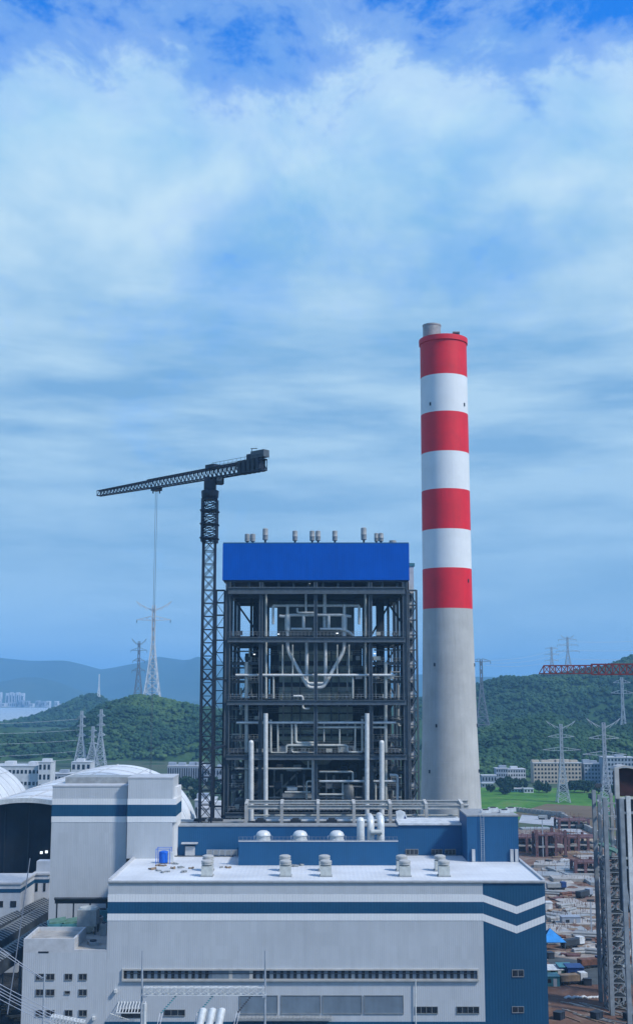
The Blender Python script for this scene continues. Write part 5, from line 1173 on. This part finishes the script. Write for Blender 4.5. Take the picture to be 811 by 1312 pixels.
MB().prism([A, B, B + Vector((1.5, 4, 0)), A + Vector((3.5, 6, 0))], (0, 0, 0.4)).build('platform', M_mint, un)
MB().bar(A + Vector((0, 0, 1.3)), B + Vector((0, 0, 1.3)), 0.12).bar(A, A + Vector((0, 0, 1.3)), 0.12).bar(B, B + Vector((0, 0, 1.3)), 0.12).build('handrail', M_steel2, un)
ub(762, 1007, 770, 1006, 0.9, 300, M_dark2, 'lamp_head'); ub(778, 1040, 779, 1100, 1.2, 305, mat('green_mesh', (0.10, 0.26, 0.20), 0.7, var=0.3), 'safety_net')
xs0, xs1 = X(777, 1200, 292), X(801, 1200, 292); m = MB(); m.xb = True
m.truss(((xs0 + xs1) / 2, 294, 0), ((xs0 + xs1) / 2, 294, Z(1100, 292)), xs1 - xs0, 4.6, 11, 0.42, 0.2); m.build('stair_lattice', M_sv, un)
for i in range(1, 12):
    zz = Z(1100, 292) * i / 11; MB().box(xs0 + 0.3, xs1 - 0.3, 292, 296, zz, zz + 0.12).build('landing', M_dark2, un)
    if i < 11: MB().bar((xs0 + 0.8, 293, zz), (xs1 - 0.8, 293, zz + Z(1100, 292) / 11), 0.7, 0.25).build('stair_flight', M_steel2, un)
# nearer enclosed block
YV = 252.0
ub2 = thing('steel_building', 'dark maroon panelled block on pale columns at the right edge', 'building', (X(815, 1200, YV), YV, 0))
x0_, x1_ = X(796, 1060, YV), X(860, 1060, YV)
MB().box(x0_, x1_, YV + 0.6, YV + 4, Z(1170, YV), Z(1023, YV)).build('wall', M_dark, ub2)
MB().box(X(790, 1000, YV) + 0.4, x1_, YV + 1.4, YV + 5, Z(1021, YV), Z(986, YV)).build('upper_wall', M_dred, ub2)
m = MB(); pr = [(789, 986), (792, 982.5), (800, 980.5), (812, 983), (830, 990), (860, 1000)]
m.prism([at(a, b, YV) for a, b in pr] + [at(a, b + 2.6, YV) for a, b in reversed(pr)], (0, 5, 0)); m.build('curved_roof', M_rack, ub2)
for p, y_, mt_ in ((805, 1020, M_pipew), (791.5, 983, M_rack), (796.5, 1023, M_sv), (820, 1020, M_pipe)):
    x = X(p, 1050, YV); MB().box(x - 0.45, x + 0.45, YV - 0.3, YV + 0.5, 0 if p != 791.5 else Z(1023, YV), Z(y_, YV)).build('column', mt_, ub2)
for y_ in (1021, 1040, 1098, 1110, 1190, 1236): MB().box(X(790 if y_ < 1030 else 797, y_, YV), x1_, YV - 0.15, YV + 0.55, Z(y_ + 3, YV), Z(y_, YV)).build('girder', M_pipe if y_ in (1021, 1098, 1236) else M_sv, ub2)
for y_ in (1060, 1080, 1130, 1150): MB().box(x0_ + 0.5, x1_, YV + 0.45, YV + 0.6, Z(y_ + 1, YV), Z(y_, YV)).build('sheeting_rail', M_dark2, ub2)
for a, b, c, d in ((797, 1112, 811, 1188), (812, 1194, 800, 1235), (797, 1240, 811, 1300)): MB().bar(at(a, b, YV), at(c, d, YV), 0.4).build('brace', M_sv, ub2)

# ------------------------------------------------------------------ construction site
def put(px, py): return gnd(px, py)
def formwork(px, py, w_, d_, h_, label):
    h_ *= 0.8; c = put(px, py); t = thing('formwork_frame', label, 'formwork', c, 'red brown formwork structures')
    n_ = max(3, int(w_ / 5))
    for i in range(n_ + 1):
        for j in (0, 1): MB().rbox(c + Vector((-w_ / 2 + w_ * i / n_, j * d_, 0)), 1.2, 1.2, h_ * (1 if (i + j) % 3 else 1.15)).build('column', M_form, t)
    for k in (0.45, 0.95): MB().box(c.x - w_ / 2, c.x + w_ / 2, c.y - 0.5, c.y + d_ + 0.5, h_ * k - 0.5, h_ * k + 0.1).build('slab', M_form if k > 0.5 else M_cblk, t)
    MB().box(c.x - w_ / 2, c.x, c.y + d_ * 0.4, c.y + d_ * 0.4 + 0.5, 0, h_ * 0.9).build('wall_panel', M_form, t)
    m = MB()
    for i in range(14): q = c + Vector((rnd.uniform(-w_ / 2, w_ / 2), rnd.choice([0, d_]), h_)); m.bar(q, q + Vector((0, 0, rnd.uniform(1.2, 3))), 0.15)
    m.bar(c + Vector((-w_ / 2, 0, h_ + 0.6)), c + Vector((w_ / 2, 0, h_ + 0.6)), 0.12).bar(c + Vector((-w_ / 2, d_, h_ + 0.6)), c + Vector((w_ / 2, d_, h_ + 0.6)), 0.12).bar(c + Vector((0, 0, h_ + 0.6)), c + Vector((0, d_, h_ + 0.6)), 0.12)
    m.build('rebar', M_rust, t)
formwork(682, 1092, 16, 12, 9, 'red brown formwork frame nearest the blue stair box')
formwork(706, 1098, 13, 9, 13, 'tall red brown formwork towers in the middle of the site')
formwork(722, 1092, 14, 9, 9, 'red brown formwork frame right of the tall towers')
formwork(745, 1090, 18, 12, 8, 'red brown formwork frame nearest the right steel frame')
formwork(756, 1122, 12, 8, 7, 'small red brown formwork block in front of the frame row')
formwork(735, 1062, 16, 12, 6, 'farthest red brown formwork block by the brown field')
c = put(722, 1090)
def tankh(px, py, L_, r_, rz, label):
    c = put(px, py); t = thing('storage_tank', label, 'tank', c, 'long pale tanks on site'); d = Vector((math.cos(rz), math.sin(rz), 0)) * L_ / 2
    MB().tube([c - d + Vector((0, 0, r_ + 0.6)), c + d + Vector((0, 0, r_ + 0.6))], r_, 18).build('shell', M_beige, t, smooth=True)
    for s_ in (-0.6, 0.6): MB().rbox(c + d * s_, 0.8, r_ * 1.7, 1.4, rz).build('saddle', M_cblk, t)
tankh(742, 1084, 20, 2.0, 0.0, 'long beige tank lying behind the formwork row'); tankh(673, 1082, 14, 2.0, -0.6, 'pale tank lying beside the blue stair box')
def longwall(p0, p1, h_, th, label, mt, name='site_wall', cat='wall'):
    A, B = put(*p0), put(*p1); t = thing(name, label, cat, A); m = MB(); d = B - A; n_ = Vector((-d.y, d.x, 0)).normalized() * th
    m.prism([A, A + n_, A + n_ + Vector((0, 0, h_)), A + Vector((0, 0, h_))], d).build('wall', mt, t)
    for i in range(12): q = A + d * (i / 11); MB().rbox(q + n_ * 0.5, th * 1.4, th * 1.4, h_ * 1.1).build('post', M_cblk, t)
longwall((716, 1046), (790, 1084), 2.6, 1.2, 'long pale boundary wall between site and brown field', M_cblk)
longwall((660, 1040), (720, 1047), 2.6, 1.2, 'pale boundary wall at the far left site corner', M_cblk)
A = [put(668, 1044), put(716, 1048), put(775, 1082), put(770, 1088), put(706, 1058), put(664, 1054)]
sheet('service_road', [q.xy for q in A], 0.10, mat('pale_road', (0.36, 0.38, 0.40), 0.9, var=0.12, scale=0.1))
A = [put(698, 1122), put(765, 1132), (140, 380), (75, 375)]
sheet('haul_road', [put(697, 1128).xy, put(765, 1138).xy, put(765, 1150).xy, put(697, 1140).xy], 0.10, mat('grey_haul_road', (0.30, 0.29, 0.27), 0.95, var=0.2, scale=0.2))
# concrete bases and slabs
for i in range(34):
    px = rnd.uniform(668, 764); py = rnd.uniform(1062, 1205)
    if px < 700 and py > 1085: px += 34
    c = put(px, py); sx, sy = rnd.uniform(5, 16), rnd.uniform(4, 12); t = thing('foundation_slab', 'pale concrete foundation slab with starter bars on the construction ground', 'foundation', c, 'foundation slabs on the construction ground')
    h_ = rnd.uniform(0.4, 1.4); a_ = rnd.uniform(-0.3, 0.3)
    MB().rbox(c, sx, sy, h_, a_).build('slab', rnd.choice([M_cblk, M_cblk, M_wood, M_steel2]), t)
    m = MB()
    for k in range(10): q = c + Vector((rnd.uniform(-sx, sx) * 0.4, rnd.uniform(-sy, sy) * 0.4, h_)); m.bar(q, q + Vector((0, 0, rnd.uniform(0.5, 1.5))), 0.1)
    m.build('starter_bars', M_rust, t)
def item(kind, c, a_, s_):
    m = MB()
    if kind == 'tarp':
        n_ = 7; i0 = len(m.v); rr = random.Random(int(c.x * 31 + c.y * 17))
        for i in range(n_):
            for j in range(n_):
                e = (i in (0, n_ - 1)) or (j in (0, n_ - 1)); x_ = (i / (n_ - 1) - 0.5) * 5 * s_; y_ = (j / (n_ - 1) - 0.5) * 3.4 * s_
                m.v.append(c + Vector((x_ * math.cos(a_) - y_ * math.sin(a_), x_ * math.sin(a_) + y_ * math.cos(a_), 0 if e else rr.uniform(0.7, 1.5) * s_)))
        for i in range(n_ - 1):
            for j in range(n_ - 1): b = i0 + i * n_ + j; m.f.append((b, b + n_, b + n_ + 1, b + 1))
        return m, 'tarp_pile'
    if kind == 'boards':
        for k in range(5):
            for q in range(4): m.rbox(c + Vector((math.sin(a_) * -1 * (q - 1.5) * 0.6, math.cos(a_) * (q - 1.5) * 0.6, k * 0.22)), 5 * s_, 0.5, 0.18, a_ + rnd.uniform(-0.03, 0.03))
        return m, 'board_stack'
    if kind == 'pipes':
        d = Vector((math.cos(a_), math.sin(a_), 0)) * 4 * s_; n2 = Vector((-math.sin(a_), math.cos(a_), 0))
        for k, (u, v) in enumerate(((-1, 0), (0, 0), (1, 0), (-0.5, 0.87), (0.5, 0.87))): q = c + n2 * u * 0.8 + Vector((0, 0, 0.4 + v * 0.8)); m.tube([q - d, q + d], 0.4, 8)
        return m, 'pipe_bundle'
    if kind == 'crate':
        m.rbox(c, 2.4 * s_, 1.8 * s_, 1.6 * s_, a_); m.rbox(c + Vector((0, 0, 1.6 * s_)), 2.6 * s_, 2.0 * s_, 0.12, a_)
        for q in (-0.9, 0, 0.9): m.rbox(c + Vector((math.cos(a_) * q * s_, math.sin(a_) * q * s_, 0)), 0.15, 1.95 * s_, 1.62 * s_, a_)
        return m, 'crate'
    if kind == 'spoil':
        m.lathe(c, [(3.2 * s_, 0), (2.4 * s_, 0.6 * s_), (1.3 * s_, 1.2 * s_), (0.2, 1.5 * s_)], 12)
        for v in m.v: v.x += rnd.uniform(-0.3, 0.3) * s_; v.z = max(0, v.z + rnd.uniform(-0.15, 0.15)) if v.z > 0.1 else 0
        return m, 'spoil_heap'
LB = {'tarp': ('', 'tarpaulin pile', 'covered pile'), 'boards': ('', 'board stack', 'board stack'), 'pipes': ('', 'pipe bundle', 'pipe bundle'), 'crate': ('', 'crate', 'banded crate'), 'spoil': ('', 'soil heap', 'heap')}
MN = {'white_tarpaulin': 'white', 'pale_site_concrete': 'pale grey', 'timber': 'brown', 'red_brown_formwork': 'reddish', 'light_grey_steel': 'grey', 'rusty_steel': 'rusty', 'insulated_pipe_jacket': 'silvery', 'navy_container_paint': 'navy', 'dark_equipment': 'black', 'red_dirt': 'brown', 'site_dirt': 'grey brown', 'teal_paint': 'teal'}
PAL = {'tarp': [M_tarp, M_cblk, M_cblk, M_wood], 'boards': [M_wood, M_cblk, M_wood, M_form], 'pipes': [M_steel2, M_rust, M_steel2], 'crate': [M_dark2, M_steel2, M_form, M_dark2, M_teal], 'spoil': [G_dirt, G_site, G_dirt]}
CLUT = []
for i in range(190):
    px = rnd.uniform(666, 808); py = 1058 + (rnd.random() ** 0.8) * 175
    if px < 702 and py > 1082: px = 702 + rnd.uniform(0, 60)
    kd = rnd.choice(['tarp', 'tarp', 'boards', 'boards', 'pipes', 'crate', 'spoil', 'crate']); c = put(px, py); c.z = 0.05
    m, nm = item(kd, c, rnd.uniform(-0.9, 0.9), rnd.uniform(0.4, 1.1))
    for v in m.v: v.z *= (0.55 if kd != 'pipes' else 1)
    mt_ = rnd.choice(PAL[kd]); o = m.build(nm, mt_, None, c)
    zone = ('near the formwork frames' if py < 1100 else 'behind the hall corner' if (py < 1150 and px < 740) else 'beside the hall chevrons' if (py < 1205 and px < 728) else 'by the navy containers' if px < 750 else 'at the legs of the steel frame')
    if py < 1205 and 728 <= px < 757 and zone.startswith('at') is False and py >= 1150: zone = 'in the open middle of the site'
    CLUT.append((o, MN[mt_.name], LB[kd][2], LB[kd][1], zone, px))
from collections import defaultdict
GR = defaultdict(list)
for q in CLUT: GR[(q[1], q[2], q[3], q[4])].append(q)
for (cn, ph, ct, zn), L3 in GR.items():
    L3.sort(key=lambda q: q[5])
    for i, q in enumerate(L3):
        lab = '%s %s %s' % (cn, ph, zn) + ('' if len(L3) == 1 else ', %s such from left' % ordinal(i))
        tag(q[0], lab, ct, ct + 's on the construction ground')
# specific things
def container(px, py, sx, sy, sz, rz, mt, label, rm=None):
    c = put(px, py); t = thing('site_container', label, 'container', c); MB().rbox(c, sx, sy, sz, rz).build('body', mt, t)
    MB().rbox(c + Vector((0, 0, sz)), sx + 0.3, sy + 0.3, 0.2, rz).build('roof', rm or mt, t)
    a = Vector((math.cos(rz), math.sin(rz), 0)); b = Vector((-math.sin(rz), math.cos(rz), 0))
    MB().rbox(c + a * sx * 0.2 - b * (sy / 2 + 0.03), 0.9, 0.06, 2.0, rz).build('door', M_trim, t); MB().rbox(c - a * sx * 0.2 - b * (sy / 2 + 0.03) + Vector((0, 0, 1.0)), 1.2, 0.06, 0.9, rz).build('window', M_glass, t)
container(723, 1250, 3.6, 5, 2.6, 0, M_cont, 'navy container with pale teal roof right of the hall corner', M_teal)
container(735, 1252, 4.2, 5, 2.8, 0, M_cont, 'navy blue container farthest right below the blue roof')
container(705, 1262, 4.0, 4, 2.4, 0, M_teal, 'teal container close to the hall corner')
container(708, 1250, 4.4, 6, 2.0, 0.1, M_mint, 'container with green and white roof beside the navy containers', M_tarp)
container(695, 1166, 6, 3, 2.6, 0.1, M_tarp, 'white container near the hall roof corner behind the chevrons')
container(730, 1185, 6, 3, 2.6, 0.05, M_gbl, 'grey blue container in the middle of the site rubble')
c = put(706, 1217); t = thing('shed', 'open shed with bright blue roof beside the hall corner', 'shed', c)
MB().prism([c + Vector((-3, -1.5, 2.4)), c + Vector((4.2, -1.5, 2.4)), c + Vector((0.2, 2.4, 5.6))], (0, 0.3, -0.2)).prism([c + Vector((-3, 5.5, 2.4)), c + Vector((4.2, 5.5, 2.4)), c + Vector((0.2, 2.6, 5.6))], (0, 0.3, 0)).build('roof', M_tarpb, t)
for a in (-2.6, 3.8):
    for b in (-1.2, 5.2): MB().bar(c + Vector((a, b, 0)), c + Vector((a, b, 2.5)), 0.2).build('post', M_steel, t)
def truck(px, py, rz, label, cm, bm_):
    c = put(px, py); t = thing('site_truck', label, 'truck', c); a = Vector((math.cos(rz), math.sin(rz), 0)); b = Vector((-math.sin(rz), math.cos(rz), 0)); u = Vector((0, 0, 1))
    MB().rbox(c + u * 0.7, 7.2, 2.2, 0.3, rz).build('chassis', M_dark, t)
    cb_ = MB().rbox(c + a * 2.8 + u * 1.0, 1.9, 2.3, 1.9, rz).build('cab', cm, t); MB().rbox(c + a * 3.76 + u * 1.9, 0.06, 1.9, 0.8, rz).build('windscreen', M_glass, cb_)
    MB().rbox(c - a * 1.0 + u * 1.0, 5.2, 2.4, 1.5, rz).build('bed', bm_, t)
    for s_ in (2.6, -1.4, -2.7):
        for w_ in (-1, 1): q = c + a * s_ + b * w_ * 1.05 + u * 0.5; MB().tube([q - b * 0.15, q + b * 0.15], 0.5, 14).build('wheel', M_tyre, t)
truck(733, 1214, 0.5, 'white cab truck parked on red dirt right of the blue roof', M_tarp, M_dark2)
truck(733, 1261, 0.2, 'small pale truck below the navy containers', M_tarp, M_wood)
truck(748, 1150, 0.7, 'dark bed truck in the middle of the construction ground', M_gbl, M_dark2); truck(712, 1140, 0.1, 'blue grey truck behind the hall roof corner', M_cont, M_steel2); truck(757, 1240, 0.3, 'blue cab truck on the dark track by the steel frame', M_cont, M_rust)
truck(745, 1062, 0.1, 'dark truck on the far service road', M_dark2, M_dark2)
truck(697, 1050, 0.0, 'dark truck at the far site corner by the wall', M_dark2, M_steel2)
c = put(752, 1255); 
sheet('service_road', [put(706, 1226).xy, put(811, 1240).xy, put(811, 1262).xy, put(742, 1262).xy, put(700, 1232).xy], 0.13, mat('asphalt_track', (0.06, 0.075, 0.08), 0.9, var=0.25, scale=0.3))
for i in range(22):
    c = put(724 + i * 2.0 + rnd.uniform(-0.4, 0.4), 1279 + rnd.uniform(-1, 1.5)); c.z = 0.09
    m = MB(); m.lathe(c, [(0.35, 0), (0.45, 0.15), (0.42, 0.35), (0.1, 0.5)], 8)
    tag(m.build('sandbag', M_tarp, None, c), 'white bag in the row on red dirt, %s from left' % ordinal(i), 'bag', 'white bags in a row on the red dirt')
POLES = []
for i in range(30):
    A = put(rnd.uniform(716, 790), rnd.uniform(1282, 1306)); A.z = 0.2; an = -0.9 + rnd.uniform(-0.25, 0.25); L_ = rnd.uniform(4, 11)
    m = MB().bar(A, A + Vector((math.cos(an) * L_, math.sin(an) * L_, 0)), 0.22)
    POLES.append((A.x, m.build('scaffold_tube', rnd.choice([M_cblk, M_wood, M_steel2, M_dark2]), None, A)))
POLES.sort(key=lambda q: q[0])
for i, (q, o) in enumerate(POLES): tag(o, 'loose pole lying on the red dirt, its far end %s from left' % ordinal(i), 'pole', 'loose poles on the red dirt')
for i, (px, py) in enumerate(((764, 1306), (716, 1306), (796, 1286), (752, 1262), (704, 1228), (806, 1308))):
    c = put(px, py); c.z = 0.05; m, nm = item('crate', c, 0.6 + i * 0.3, 1.0); tag(m.build('tool_chest', M_dark, None, c), 'dark chest on the red dirt at the lower right, %s of six' % ordinal(i), 'chest', 'dark chests on the red dirt')
for i, (px, y0_, y1_) in enumerate(((695.5, 1050, 1098), (757.5, 1155, 1200), (710, 1060, 1085))):
    c = put(px, y1_); t = thing('light_mast', 'thin grey work mast on the construction ground, %s of three' % ordinal(i), 'mast', c, 'work masts on the construction ground'); zt_ = at(px, y0_, c.y).z
    MB().bar(c, Vector((c.x, c.y, zt_)), 0.4).build('pole', M_galv, t); MB().rbox(Vector((c.x, c.y, zt_)), 2.2, 0.5, 0.6).build('lamp_head', M_dark2, t)

# ------------------------------------------------------------------ haze
hm = bpy.data.materials.new('haze'); hm.use_nodes = True; ht = hm.node_tree; ht.nodes.clear()
ho = ht.nodes.new('ShaderNodeOutputMaterial'); hv = ht.nodes.new('ShaderNodeVolumePrincipled')
hv.inputs['Color'].default_value = (0.28, 0.62, 1.0, 1); hv.inputs['Density'].default_value = 0.00013; hv.inputs['Anisotropy'].default_value = 0.1
ht.links.new(hv.outputs[0], ho.inputs['Volume'])
hz = MB().box(-16500, 16500, -2000, 15500, -1.5, 420).build('haze', hm); tag(hz, None, None, None, 'stuff')
